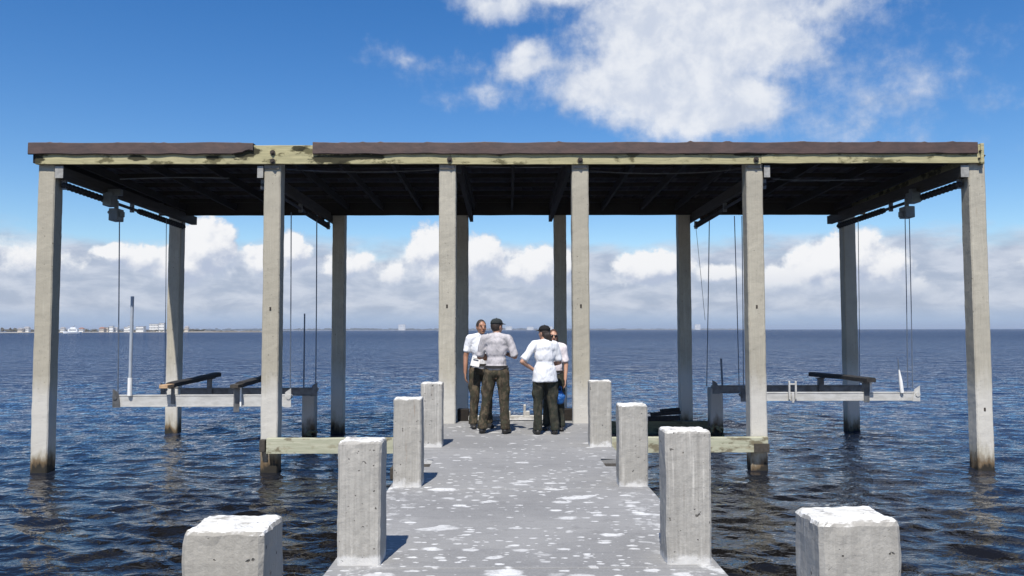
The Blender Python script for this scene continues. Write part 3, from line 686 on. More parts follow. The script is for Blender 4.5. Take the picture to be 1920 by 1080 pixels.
# guide pipes on the cradles
x = AX(247, 15, 740); xt = AX(252, 15, 560)
MB().tube([(x, 14.92, zfL[1]-.01), (x+(xt-x)*.22, 14.92, AZ(708, 15, 250))], .042, 10).build('guide_pipe', M['pvc'], LL)
MB().tube([(x+(xt-x)*.22, 14.92, AZ(708, 15, 250)+.002), (xt, 14.92, AZ(556, 15, 250))], .030, 10).build('guide_pipe', M['pvcgrey'], LL)
x = AX(571, 17.05, 700); MB().tube([(x, 17.0, zrL[1]), (x, 17.0, AZ(588, 17.05, 571))], .016, 8).build('guide_pipe', M['cable'], LL)
x = AX(1353, 17.05, 700); MB().tube([(x, 17.0, zrR[1]), (x-.02, 17.0, AZ(672, 17.05, 1353))], .022, 8).build('guide_pipe', M['cable'], LR)
x = AX(1687, 15, 720)
MB().tube([(x, 14.92, zfR[1]-.01), (x-.02, 14.92, zfR[1]+.20), (x-.045, 14.92, AZ(693, 15, 1685))], [.035, .033, .012], 10).build('guide_pipe', M['pvc'], LR)
MB().tube([(x-.05, 14.92, AZ(692, 15, 1685)), (x-.06, 14.92, AZ(673, 15, 1685))], .010, 6).build('guide_pipe', M['cable'], LR)
# hoist machinery under the lift beams, belonging to each lift
def shaft(L, x, y0, y1, z, winds, r=.030):
    m_ = MB(); pts = []; rs = []
    n = int((y1-y0)/.0165)
    for k in range(n+1):
        y = y0+(y1-y0)*k/n; wnd = any(a < y < b for a, b in winds)
        pts.append((x, y, z-.012*(y-y0))); rs.append(r*(1.6+.62*math.sin(y*2*math.pi/.13)) if wnd else r)
    m_.tube(pts, rs, 10); m_.build('cable_winder', M['winder'], L)
for L, k, wx in ((LL, 0, 1), (LL, 1, -1), (LR, 2, 1), (LR, 3, -1)):
    xa, xb = SB[k]; x = xa+wx*.0
    shaft(L, x, YF+.10, 18.6, ZS-.10, ((YF+.1, 14.9), (16.3, 18.6)) if k in (0, 3) else ((16.4, 18.4),))
    for y in (YF+.15, 16.0, 18.5):
        MB().box(x-.035, x+.035, y-.025, y+.025, ZS-.17-.012*(y-YF), ZS+.006-.012*(y-YF)).build('shaft_hanger', M['galvdark'], L)
for L, pu, pl in ((LL, (198, 215, 362, 387), (210, 227, 392, 415)), (LR, (1704, 1721, 361, 381), (1691, 1709, 388, 409))):
    for nm, (a, b_, c, d), y in (('gearbox', pu, 14.9), ('motor', pl, 15.0)):
        m_ = MB().box(AX(a, y, 380), AX(b_, y, 380), y-.13, y+.13, AZ(d, y, a), AZ(c, y, a), .015, seg=2)
        if nm == 'gearbox': m_.box(AX(a, y, 380)+.03, AX(b_, y, 380)+(.13 if a < 900 else -.03), y-.06, y+.06, AZ(c, y, a)-.05, AZ(c, y, a)+.07, .01)
        else:
            s_ = AX(b_, y, 380) if a < 900 else AX(a, y, 380); q = 1 if a < 900 else -1
            m_.box(min(s_-.005*q, s_+.055*q), max(s_-.005*q, s_+.055*q), y-.05, y+.05, AZ(407, y, a), AZ(397, y, a), .008)
            cxm = (AX(a, y, 380)+AX(b_, y, 380))/2
            m_.box(cxm-.03, cxm+.03, y-.03, y+.03, AZ(c, y, a)-.005, AZ(c, y, a)+.16, .004)
            m_.tube([(cxm-.07, y-.14, AZ(c, y, a)-.08), (cxm-.07, y-.13, AZ(c, y, a)-.08)], .03, 10)
        m_.build(nm, M['box'], L)
    # second, tucked cluster of blocks at the back of the inner beam
for L, px in ((LL, 605), (LR, 1318)):
    m_ = MB(); p = at(px, 405, 18.2)
    for k in range(9): m_.box(*[q for c, r_ in ((p.x+rng.uniform(-.10, .10), rng.uniform(.03, .07)), (18.1+rng.uniform(-.3, .2), .06), (p.z+rng.uniform(-.10, .06), rng.uniform(.02, .06))) for q in (c-r_, c+r_)], .006)
    m_.build('gearbox', M['rust'], L)
def cable(L, px0, py0, px1, py1, Y, r=.011, zend=None):
    r *= .72
    A, B = at(px0, py0, Y), at(px1, py1, Y)
    MB().tube([A, A.lerp(B, .5)+Vector((0.004, 0, 0)), B], r, 6).build('cable', M['cable'], L)
cable(LL, 224, 414, 221, 744, 15.0, .014); cable(LL, 546, 398, 544, 745, 15.0, .014); cable(LL, 594, 412, 592, 728, 17.05, .017); cable(LL, 312, 410, 309, 730, 17.05, .010)
cable(LR, 1697, 408, 1702, 728, 15.0, .011); cable(LR, 1705, 408, 1711, 728, 15.0, .011); cable(LR, 1377, 405, 1386, 733, 15.0, .012); cable(LR, 1330, 414, 1325, 725, 17.05, .014); cable(LR, 1304, 418, 1322, 600, 17.1, .007); cable(LR, 1609, 412, 1612, 725, 17.05, .010)
cable(LR, 1391, 405, 1394, 733, 15.0, .012)

# ------------------------------------------------------------------ people
def V(*a): return Vector(a)
def fabric(name, c1, c2, scale=5, wr=.012):
    m_, N, b, P, Nn = newmat(name)
    n = N.noise(P, scale, 4, .6); N.put(b.inputs['Base Color'], N.mix(N.ss(n, .35, .65), c1, c2))
    b.inputs['Roughness'].default_value = .9; b.inputs['Specular IOR Level'].default_value = .2
    bump(N, b, N.noise(N.v('MULTIPLY', P, (1.3, 1.3, .55)), 9, 3, .55, 1.6), wr*1.5); return m_
def camo(name, cs):
    m_, N, b, P, Nn = newmat(name)
    c = cs[0]
    for k, cc in enumerate(cs[1:]):
        n = N.noise(N.v('ADD', N.v('MULTIPLY', P, (1, 1, .7)), (k*5.2, k*3.1, k)), 9+4*k, 3, .55, .4)
        c = N.mix(N.ss(n, .50, .53), c, cc)
    N.put(b.inputs['Base Color'], c); b.inputs['Roughness'].default_value = .92; b.inputs['Specular IOR Level'].default_value = .2
    bump(N, b, N.noise(P, 12, 3, .6, .8), .012); return m_
M['skin'] = simple('skin', (.46, .26, .17), (.38, .20, .13), .5, 8, 0, .001)
M['skin_tan'] = simple('tanned skin', (.34, .17, .10), (.27, .13, .075), .5, 8, 0, .001)
M['shirt_white'] = fabric('white cotton', (.70, .70, .715), (.62, .63, .65))
M['shirt_grey'] = fabric('pale grey cotton', (.50, .47, .475), (.34, .325, .33), 9)
M['shirt_pink'] = fabric('off white cotton', (.74, .68, .68), (.66, .60, .61))
M['camo_brown'] = camo('brown camouflage cloth', [(.070, .054, .037), (.040, .032, .022), (.095, .074, .049), (.046, .043, .028)])
M['camo_olive'] = camo('olive camouflage cloth', [(.038, .038, .027), (.024, .024, .019), (.052, .047, .035), (.030, .033, .025)])
M['boot'] = simple('black boot leather', (.014, .013, .012), (.025, .023, .02), .5, 20, 0, .001)
M['hair'] = simple('dark brown hair', (.020, .014, .011), (.035, .022, .016), .6, 30, 0, .004, (1, 1, .2))
M['hairred'] = simple('auburn hair', (.10, .045, .025), (.06, .028, .016), .6, 30, 0, .004, (1, 1, .2))
M['cap_dark'] = fabric('dark cap cloth', (.030, .036, .036), (.022, .026, .027), 20, .003)
M['cap_black'] = fabric('black cap cloth', (.018, .017, .018), (.013, .013, .014), 20, .003)
M['cap_rust'] = fabric('rust cap cloth', (.13, .06, .04), (.09, .045, .03), 20, .003)
M['lens'] = simple('dark lens', (.01, .01, .01), (.012, .012, .012), .15, 5, 0, 0)
M['eye'] = simple('dark eye', (.03, .02, .015), (.03, .02, .015), .2, 5, 0, 0)
M['lip'] = simple('lips', (.30, .12, .09), (.26, .10, .08), .5, 5, 0, 0)
M['leather'] = simple('black belt leather', (.018, .016, .014), (.03, .027, .024), .5, 15, 0, .001)
M['paper'] = simple('white paper', (.58, .57, .54), (.50, .49, .47), .7, 8, 0, 0)
M['bag'] = simple('blue plastic bag', (.012, .10, .34), (.018, .14, .42), .25, 9, 0, .02)

def hand(m_, wrist, d, palmn, s=1.0, side=1, curl=.5):
    """palm, four bent fingers and a thumb; d points along the hand, palmn out of the palm"""
    d = d.normalized(); palmn = (palmn - d*palmn.dot(d)).normalized(); w = d.cross(palmn).normalized()*side
    for k in (-1.5, -.5, .5, 1.5):
        base = wrist + d*.088*s + w*k*.020*s
        m_.cap(wrist + d*.015*s + w*k*.012*s, base, .013*s, .0115*s)
        ln = (.078, .088, .083, .064)[int(k+1.5)]*s
        d1 = (d*math.cos(curl*.6)+palmn*math.sin(curl*.6)); d2 = (d*math.cos(curl*1.6)+palmn*math.sin(curl*1.6))
        kn = base + d1*ln*.5; m_.cap(base, kn, .0105*s, .0095*s); m_.cap(kn, kn+d2*ln*.5, .0095*s, .0078*s)
    tb = wrist + d*.025*s - w*.028*s; td = (d*.75 - w*.6 + palmn*.35).normalized()
    m_.cap(tb, tb+td*.045*s, .0135*s, .0115*s); m_.cap(tb+td*.045*s, tb+td*.045*s+(d*.85+palmn*.4).normalized()*.035*s, .011*s, .0085*s)

def person(loc, face, H, J, mats, label, group, female=False, sleeve=.85, shirt_hem=0.0, headturn=0.0, cap=None, hair=None, glasses=False, brimlen=.085, ankle=.09):
    """J: joints in metres for a 1.73 m body facing +y: elbows, wrists, knees, feet ('lE','lW','rE','rW','lF','rF', 'lHd', 'rHd')"""
    k = H/1.73
    root = empty('person', loc, label, 'person', group); root.rotation_euler.z = face
    LOC[root.name] = Vector((0, 0, 0))                 # parts are written in the person's own space
    S = lambda *a: Vector(a)*k
    sw = .185 if not female else .165; hw = .095
    sh = {-1: S(-sw, -.005, 1.425), 1: S(sw, -.005, 1.425)}; hip = {-1: S(-hw, 0, .90), 1: S(hw, 0, .90)}
    el = {-1: S(*J['lE']), 1: S(*J['rE'])}; wr = {-1: S(*J['lW']), 1: S(*J['rW'])}
    ft = {-1: S(*J['lF']), 1: S(*J['rF'])}; kn = {}
    for q in (-1, 1):
        a = hip[q].lerp(ft[q]+S(0, 0, ankle), .50); kn[q] = a + S(0, J.get('kb', .025), 0)
    b = MB()
    # torso, neck
    b.ell(S(0, .005, 1.26), (.150*k, .098*k, .20*k)).ell(S(0, -.005, 1.36), (.165*k, .085*k, .10*k)).ell(S(0, .005, 1.08), (.132*k, .092*k, .15*k)).ell(S(0, -.01, .94), (.160*k, .108*k, .13*k))
    b.cap(S(0, -.01, 1.43), S(0, .012, 1.53), .057*k, .054*k)
    for q in (-1, 1):
        b.cap(S(q*.06, -.01, 1.455), sh[q], .055*k, .056*k)
        b.cap(sh[q], el[q], .052*k, .040*k); b.cap(el[q], wr[q], .040*k, .027*k)
        b.cap(hip[q], kn[q], .085*k, .056*k); b.cap(kn[q], ft[q]+S(0, 0, ankle), .054*k, .038*k)
        b.ell(kn[q].lerp(ft[q]+S(0, 0, ankle), .32)+S(0, -.022, 0), (.050*k, .050*k, .11*k))
        b.cap(ft[q]+S(0, -.02, .045), ft[q]+S(q*.02, .13, .03), .040*k, .030*k)
        dv, pn = J['lHd' if q < 0 else 'rHd']
        hand(b, wr[q], Vector(dv), Vector(pn), k, q)
    # head
    Rh = Euler((R(J.get('nod', 0)), 0, headturn)).to_matrix(); hc = S(0, .022, 1.615)
    hp = lambda x, y, z: hc + Rh @ (Vector((x, y, z))*k)
    rot = Euler((R(J.get('nod', 0)), 0, headturn))
    b.ell(hc, (.074*k, .092*k, .108*k), rot, 20).ell(hp(0, .035, -.055), (.056*k, .055*k, .062*k), rot)
    b.ell(hp(0, .062, -.090), (.030*k, .026*k, .024*k), rot)                    # chin
    b.cap(hp(0, .086, .010), hp(0, .106, -.028), .010*k, .016*k)                 # nose
    b.cap(hp(-.040, .078, .030), hp(.040, .078, .030), .012*k, .012*k)           # brow
    for q in (-1, 1):
        b.ell(hp(q*.076, -.004, -.012), (.010*k, .020*k, .032*k), rot); b.ell(hp(q*.040, .062, -.030), (.022*k, .022*k, .022*k), rot)
    body = remesh(b, .0078, 2, 'body'); bo = link('body', body, M[mats['skin']], root)
    # eyes and mouth
    for q in (-1, 1): MB().ell(hp(q*.031, .083, .004), (.0125*k, .008*k, .008*k), rot, 10).build('eye', M['eye'], root, smooth=True)
    MB().ell(hp(0, .089, -.060), (.024*k, .008*k, .007*k), rot, 10).build('mouth', M['lip'], root, smooth=True)
    if glasses:
        g = MB()
        for q in (-1, 1): g.ell(hp(q*.034, .094, .004), (.029*k, .010*k, .022*k), rot, 12); g.cap(hp(q*.062, .085, .010), hp(q*.080, -.005, .008), .004*k, .004*k)
        g.cap(hp(-.012, .100, .010), hp(.012, .100, .010), .004*k, .004*k); g.build('sunglasses', M['lens'], root, smooth=True)
    # shirt
    s_ = MB()
    s_.ell(S(0, .003, 1.26), (.170*k, .122*k, .205*k)).ell(S(0, -.008, 1.37), (.185*k, .105*k, .095*k)).ell(S(0, .003, 1.08), (.158*k, .115*k, .16*k))
    if female: s_.ell(S(0, .05, 1.27), (.14*k, .095*k, .09*k))
    s_.ell(S(0, -.008, .99), (.172*k, .124*k, .10*k))
    if shirt_hem:
        tb = MB(); tb.tube([S(0, -.006, 1.08), S(0, -.008, .98), S(0, -.01, .93-shirt_hem)], [.168*k, .196*k, .212*k], 24)
        for v in tb.bm.verts: v.co.y = -.008*k+(v.co.y+.008*k)*.74
        tmp = mesh(tb.bm, 'tmp'); s_.bm.from_mesh(tmp)
    s_.cap(S(0, -.012, 1.45), S(0, .004, 1.485), .072*k, .064*k)                 # collar
    for q in (-1, 1):
        s_.cap(S(q*.07, -.012, 1.445), sh[q], .068*k, .070*k)
        e = sh[q].lerp(el[q], sleeve); s_.cap(sh[q], e, .070*k, .060*k)
        dd = (el[q]-sh[q]).normalized(); s_.tube([e-dd*.05*k, e+dd*.035*k], [.062*k, .066*k], 14)
    rough(s_.bm, .006, 4, H*10)
    me = remesh(s_, .011, 9, 'shirt')
    for v in me.vertices: v.co += (mnoise.noise_vector(V(v.co.x*8+v.co.z*4, v.co.y*8, v.co.z*7))*.009 + mnoise.noise_vector(V(v.co.x*19-v.co.z*9, v.co.y*18, v.co.z*13))*.005)*k
    link('shirt', me, M[mats['shirt']], root)
    # trousers
    t = MB(); t.ell(S(0, -.008, .93), (.168*k, .122*k, .12*k)); tb = MB(); tb.tube([S(0, -.005, .92), S(0, -.005, 1.015)], [.152*k, .142*k], 18)
    for v in tb.bm.verts: v.co.y = -.005*k+(v.co.y+.005*k)*.76
    tmp = mesh(tb.bm, 'tmp'); t.bm.from_mesh(tmp)
    for q in (-1, 1):
        an = ft[q]+S(0, -.005, ankle)
        t.cap(hip[q]+S(0, -.008, .02), kn[q], .106*k, .080*k); t.cap(kn[q], an+S(0, -.006, .03), .080*k, .066*k)
        t.tube([an+S(0, 0, .10), an+S(0, .005, -.02)], [.072*k, .080*k], 14)
        t.ell(hip[q].lerp(kn[q], .62)+S(q*.075, -.01, 0), (.030*k, .060*k, .085*k))      # cargo pockets
    me = remesh(t, .011, 4, 'trousers')
    for v in me.vertices: v.co += mnoise.noise_vector(V(v.co.x*10, v.co.y*10, v.co.z*8))*.012*k
    link('trousers', me, M[mats['trousers']], root)
    if not shirt_hem:
        bl = MB(); bl.tube([S(0, -.006, .985), S(0, -.006, 1.025)], [.176*k, .176*k], 24)
        for v in bl.bm.verts: v.co.y = -.006*k+(v.co.y+.006*k)*.78
        bl.box(.135*k, .185*k, -.05*k, .03*k, .86*k, 1.0*k, .01).box(-.19*k, -.145*k, -.03*k, .04*k, .92*k, 1.01*k, .01)
        bl.build('belt', M['leather'], root)
    for q in (-1, 1):
        o_ = MB(); f_ = ft[q]
        o_.cap(f_+S(0, 0, .16), f_+S(0, -.005, .05), .052*k, .054*k).cap(f_+S(0, -.03, .045), f_+S(q*.022, .155, .035), .048*k, .040*k).ell(f_+S(q*.02, .15, .034), (.046*k, .06*k, .034*k))
        me = remesh(o_, .010, 2, 'boot')
        for v in me.vertices: v.co.z = max(v.co.z, .002)
        link('boot', me, M['boot'], root)
    if hair:
        h_ = MB(); h_.ell(hp(0, -.014, .014), (.083*k, .092*k, .108*k), rot, 20)
        if hair == 'tail':
            h_.ell(hp(0, -.06, -.04), (.070*k, .050*k, .085*k), rot); h_.cap(hp(.0, -.092, -.03), hp(.035, -.105, -.15), .036*k, .030*k); h_.cap(hp(.035, -.105, -.15), hp(.055, -.09, -.23), .030*k, .012*k)
        elif hair == 'bob':
            for q in (-1, 1): h_.ell(hp(q*.066, -.015, -.045), (.022*k, .055*k, .085*k), rot)
            h_.ell(hp(0, -.055, -.055), (.070*k, .045*k, .085*k), rot)
        me = remesh(h_, .009, 2, 'hair')
        # keep the face clear
        bm = bmesh.new(); bm.from_mesh(me); inv = Rh.transposed()
        kill = []
        for v in bm.verts:
            q = inv @ (v.co-hc)/k
            if q.y > .050 and q.z < .062 and abs(q.x) < .075: kill.append(v)
        bmesh.ops.delete(bm, geom=kill, context='VERTS'); bm.to_mesh(me); bm.free()
        link('hair', me, M[mats['hair']], root)
    if cap:
        c_ = MB(); bm = c_.bm; rings = []
        for i in range(7):
            t_ = i/6*math.pi/2; zc = .040+.082*math.sin(t_); rr = max(.02, math.cos(t_)**.75)
            rings.append([bm.verts.new(hp(.089*rr*math.cos(a), -.004+.104*rr*math.sin(a), zc)) for a in (2*math.pi*j/24 for j in range(24))])
        for a, bq in zip(rings, rings[1:]):
            for j in range(24): bm.faces.new((a[j], a[(j+1) % 24], bq[(j+1) % 24], bq[j]))
        bm.faces.new(rings[-1]); bm.faces.new(rings[0][::-1])
        c_.ell(hp(0, -.004, .124), (.010*k, .010*k, .006*k), None, 8)
        co_ = c_.build('cap', M[cap], root, smooth=True)
        br = MB(); bm = br.bm; top, bot = [], []
        for j in range(15):
            a = R(25+130*j/14); ir = (.086*math.cos(a), .100*math.sin(a)); orr = (.086*math.cos(a), .100*math.sin(a)+brimlen*(math.sin((a-R(25))/R(130)*math.pi))**.6)
            top.append((bm.verts.new(hp(ir[0], ir[1], .048)), bm.verts.new(hp(orr[0], orr[1], .034)))); bot.append((bm.verts.new(hp(ir[0], ir[1], .042)), bm.verts.new(hp(orr[0], orr[1], .029))))
        for j in range(14):
            bm.faces.new((top[j][0], top[j+1][0], top[j+1][1], top[j][1])); bm.faces.new((bot[j][0], bot[j][1], bot[j+1][1], bot[j+1][0]))
            bm.faces.new((top[j][1], top[j+1][1], bot[j+1][1], bot[j][1])); bm.faces.new((top[j][0], bot[j][0], bot[j+1][0], top[j+1][0]))
        br.build('brim', M[cap], co_, smooth=True); 
    return root
GP = 'group of people talking at the end of the pier'
fold = {'lE': (-.27, .02, 1.15), 'lW': (-.05, .24, 1.19), 'rE': (.28, .02, 1.16), 'rW': (.06, .23, 1.21), 'lHd': ((.9, .2, .05), (0, -1, 0)), 'rHd': ((-.9, .2, .05), (0, -1, 0))}
pB = at(931, 810, 12.1)
person((pB.x, 12.10, DECK), R(-12), 1.735, dict(fold, lF=(-.22, 0, 0), rF=(.13, .02, 0)), dict(skin='skin', shirt='shirt_grey', trousers='camo_brown', hair='hair'),
       'person seen from behind in pale shirt, dark cap and brown camouflage trousers, arms folded', GP, headturn=R(-30), cap='cap_dark', hair='short')
pA = at(902, 800, 12.85)
person((pA.x, 12.85, DECK), R(180+14), 1.73, dict(lE=(-.25, .10, 1.14), lW=(-.06, .30, 1.10), rE=(.25, -.01, 1.14), rW=(.27, .05, .88), lHd=((.6, .8, 0), (.3, 0, 1)), rHd=((0, .1, -1), (-1, .1, 0)), lF=(-.12, 0, 0), rF=(.13, .02, 0)),
       dict(skin='skin_tan', shirt='shirt_white', trousers='camo_brown', hair='hair'), 'person facing the camera in white short sleeves, holding papers, bare arm hanging down', GP, headturn=R(8), hair='short', sleeve=.62)
pC = at(1022, 812, 12.0)
person((pC.x, 12.02, DECK), R(6), 1.63, dict(lE=(-.37, -.07, 1.155), lW=(-.185, .03, 1.03), rE=(.24, .03, 1.14), rW=(.12, .25, 1.08), lHd=((.85, .25, -.35), (.2, 1, -.2)), rHd=((-.7, .7, 0), (0, 0, 1)), lF=(-.12, 0, 0), rF=(.155, -.02, 0)),
       dict(skin='skin', shirt='shirt_white', trousers='camo_olive', hair='hair'), 'person from behind in untucked white shirt, long dark hair, one hand on hip', GP, female=True, sleeve=.78, shirt_hem=.10, headturn=R(38), cap='cap_black', hair='tail')
pD = at(1037, 806, 12.55)
person((pD.x+.01, 12.55, DECK), R(180-8), 1.57, dict(lE=(-.22, -.01, 1.13), lW=(-.21, .07, .87), rE=(.24, .05, 1.15), rW=(.05, .24, 1.14), lHd=((0, .1, -1), (1, .1, 0)), rHd=((-.8, .5, 0), (0, 0, 1)), lF=(-.13, .05, 0), rF=(.12, 0, 0)),
       dict(skin='skin', shirt='shirt_pink', trousers='camo_olive', hair='hairred'), 'person in sunglasses facing the camera, half hidden behind the long haired one', GP, female=True, sleeve=.75, headturn=R(12), hair='bob', glasses=True)
# things they hold
def held(name, m_, mat, loc, label, cat): tag(m_.build(name, mat, None, loc), label, cat)
p = at(892, 678, 12.62); m_ = MB().box(p.x-.07, p.x+.07, 12.56, 12.572, p.z-.09, p.z+.09, .003, Euler((R(-35), R(12), 0)))
m_.box(p.x-.04, p.x+.04, 12.54, 12.56, p.z+.05, p.z+.075, .003, Euler((R(-35), R(12), 0)))
held('clipboard', m_, M['paper'], (p.x, 12.56, p.z), 'white papers held by the person facing the camera on the left', 'papers')
p = at(1050, 745, 12.4); m_ = MB(); bm = m_.bm
bmesh.ops.create_uvsphere(bm, u_segments=20, v_segments=14, radius=1)
for v in bm.verts:
    t = v.co.z; w = 1.0 if t < .2 else 1-.55*(t-.2)
    v.co = Vector((v.co.x*.085*w, v.co.y*.055*w, v.co.z*.105)); v.co += mnoise.noise_vector(v.co*22)*.012; v.co += Vector((p.x, 12.40, p.z))
m_.tube([(p.x-.03, 12.40, p.z+.08), (p.x-.005, 12.40, p.z+.17), (p.x+.015, 12.40, p.z+.17), (p.x+.03, 12.40, p.z+.08)], .008, 6)
held('plastic_bag', m_, M['bag'], (p.x, 12.4, p.z), 'small bright blue bag hanging from the hand of the half hidden person', 'bag')

# ------------------------------------------------------------------ far shore
M['bld_white'] = simple('white render', (.74, .73, .70), (.66, .65, .62), .8, .2, 0, 0)
M['bld_cream'] = simple('cream render', (.62, .55, .45), (.55, .48, .40), .8, .2, 0, 0)
M['bld_roof'] = simple('grey roof', (.30, .29, .29), (.22, .21, .21), .8, .3, 0, 0)
M['bld_red'] = simple('tiled roof', (.30, .15, .10), (.22, .11, .08), .8, .3, 0, 0)
M['glass'] = simple('dark window glass', (.03, .04, .05), (.02, .03, .04), .15, 3, 0, 0)
M['scrub'] = simple('shoreline trees', (.055, .06, .03), (.10, .075, .05), .9, .12, 0, 0)
M['scrubfar'] = simple('distant woodland', (.05, .06, .04), (.07, .07, .05), .9, .02, 0, 0)
M['sand'] = simple('sandy shore', (.34, .29, .21), (.24, .21, .16), .9, .06, 0, 0)
M['hull'] = simple('white boat hull', (.80, .80, .78), (.76, .76, .75), .35, .4, 0, 0)
def land(name, Y, depth, xs, hgt, mat):
    m_ = MB(); bm = m_.bm; rows = []
    for x in xs:
        h = hgt*(.8+.4*mnoise.noise(Vector((x*.02, Y, 0))))
        rows.append([bm.verts.new(p) for p in ((x, Y+6*mnoise.noise(Vector((x*.01, 3, 1))), -.5), (x, Y+depth*.03, h*.5), (x, Y+depth*.2, h), (x, Y+depth, h), (x, Y+depth+5, -.5))])
    for a, b in zip(rows, rows[1:]):
        for k in range(4): bm.faces.new((a[k], b[k], b[k+1], a[k+1]))
    bm.faces.new(rows[0]); bm.faces.new(rows[-1][::-1])
    tag(m_.build(name, mat), kind='structure')
Y1 = 930.0
land('shore', Y1, 120, np.linspace(AX(-700, Y1), AX(490, Y1), 160), .9, M['sand'])
Y2 = 4200.0
land('far_shore', Y2, 400, np.linspace(AX(-500, Y2), AX(1420, Y2), 220), 2.0, M['sand'])
def woods(name, Y, dep, spans, hgt, w, mat, dens, label='belt of brown and green trees lining the far shore'):
    tb = bmesh.new(); bmesh.ops.create_icosphere(tb, subdivisions=1, radius=1)
    tv = np.array([v.co[:] for v in tb.verts]); tf = np.array([[v.index for v in f.verts] for f in tb.faces]); tb.free()
    RG = np.random.default_rng(5); VV, FF = [], []
    for (a, b_, hs) in spans:
        x0, x1 = (AX(a, Y), AX(b_, Y)) if Y > 0 else (a, b_)
        for k in range(int(abs(x1-x0)/w*dens)):
            x = RG.uniform(x0, x1); y = Y+RG.uniform(.25, 1)*dep; h = hgt*hs*RG.uniform(.55, 1.15)*(.75+.5*mnoise.noise(Vector((x*.02, 1, 5))))
            for q in range(5):
                a_ = RG.uniform(0, 6.28); r_ = w*RG.uniform(.2, .5)
                v = tv*(1+RG.normal(0, .16, tv.shape)); ca, sa = math.cos(a_), math.sin(a_)
                v = np.stack([v[:, 0]*ca-v[:, 1]*sa, v[:, 0]*sa+v[:, 1]*ca, v[:, 2]], -1)*(w*.42, w*.42, h*.26)
                FF.append(tf+len(VV)*len(tv)); VV.append(v+(x+ca*r_, y+sa*r_, h*RG.uniform(.35, .85)+.5))
    me = bpy.data.meshes.new(name); me.from_pydata(np.concatenate(VV).tolist(), [], np.concatenate(FF).tolist())
    tag(link(name, me, mat), label, 'trees', None, 'stuff')
woods('shore_woods', Y1+6, 70, [(-700, 62, 1.0), (70, 340, .55), (290, 345, .8), (340, 490, .38)], 5.6, 4.0, M['scrub'], 2.2)
woods('distant_woods', Y2+20, 200, [(-400, 700, 1.0), (700, 1000, .8), (1000, 1180, .6), (1180, 1400, .45)], 13, 16.0, M['scrubfar'], 4.0)
m_ = MB(); g = [[m_.bm.verts.new((x, y, h+.25*mnoise.noise(Vector((x*.1, y*.1, 0))))) for x in range(-140, 141, 10)] for y, h in ((-25.5, -.6), (-27, .45), (-32, .75), (-60, 1.2), (-120, 1.5))]
for a, b_ in zip(g, g[1:]):
    for k in range(len(a)-1): m_.bm.faces.new((a[k], b_[k], b_[k+1], a[k+1]))
tag(m_.build('home_shore', M['sand']), kind='structure')
woods('added_shade_woods', -46.0, 16, [(-130, -6, 1.0), (-7, 7, .8), (6, 130, 1.0)], 14, 4.0, M['scrub'], 3.0, 'added unseen belt of trees behind the pier, dimming the low sky light')  # added out of view to cut low sky light on the back columns
def house(px0, px1, pyt, Y, mat, roofmat, label, flat=False, base=.8, nwin=4, storeys=1):
    x0, x1 = AX(px0, Y), AX(px1, Y); zt_ = AZ(pyt, Y, (px0+px1)/2); dp_ = min(14, (x1-x0)*.8)
    h = empty('house', ((x0+x1)/2, Y, base), label, 'house', 'houses on the far shore')
    ze = zt_ if flat else base+(zt_-base)*.68
    MB().box(x0, x1, Y, Y+dp_, base-1, ze, .05).build('wall', M[mat], h)
    m_ = MB(); bm = m_.bm
    if flat: m_.box(x0-.3, x1+.3, Y-.3, Y+dp_+.3, ze+.002, ze+.35, .03)
    else:
        o_ = .5; A = [bm.verts.new(p) for p in ((x0-o_, Y-o_, ze+.002), (x1+o_, Y-o_, ze+.002), (x1+o_, Y+dp_+o_, ze+.002), (x0-o_, Y+dp_+o_, ze+.002))]
        ins = (x1-x0)*.22; Bv = [bm.verts.new(p) for p in ((x0+ins, Y+dp_/2, zt_), (x1-ins, Y+dp_/2, zt_))]
        bm.faces.new((A[0], A[1], Bv[1], Bv[0])); bm.faces.new((A[2], A[3], Bv[0], Bv[1])); bm.faces.new((A[1], A[2], Bv[1])); bm.faces.new((A[3], A[0], Bv[0])); bm.faces.new(A[::-1])
    m_.build('roof', M[roofmat], h)
    for s_ in range(storeys):
        zc = base+(ze-base)*(s_+.5)/storeys; wh = (ze-base)/storeys*.22
        for k in range(nwin):
            xc = x0+(x1-x0)*(k+.5)/nwin; ww = (x1-x0)/nwin*.24
            MB().box(xc-ww, xc+ww, Y-.06, Y+.1, zc-wh, zc+wh).build('window', M['glass'], h)
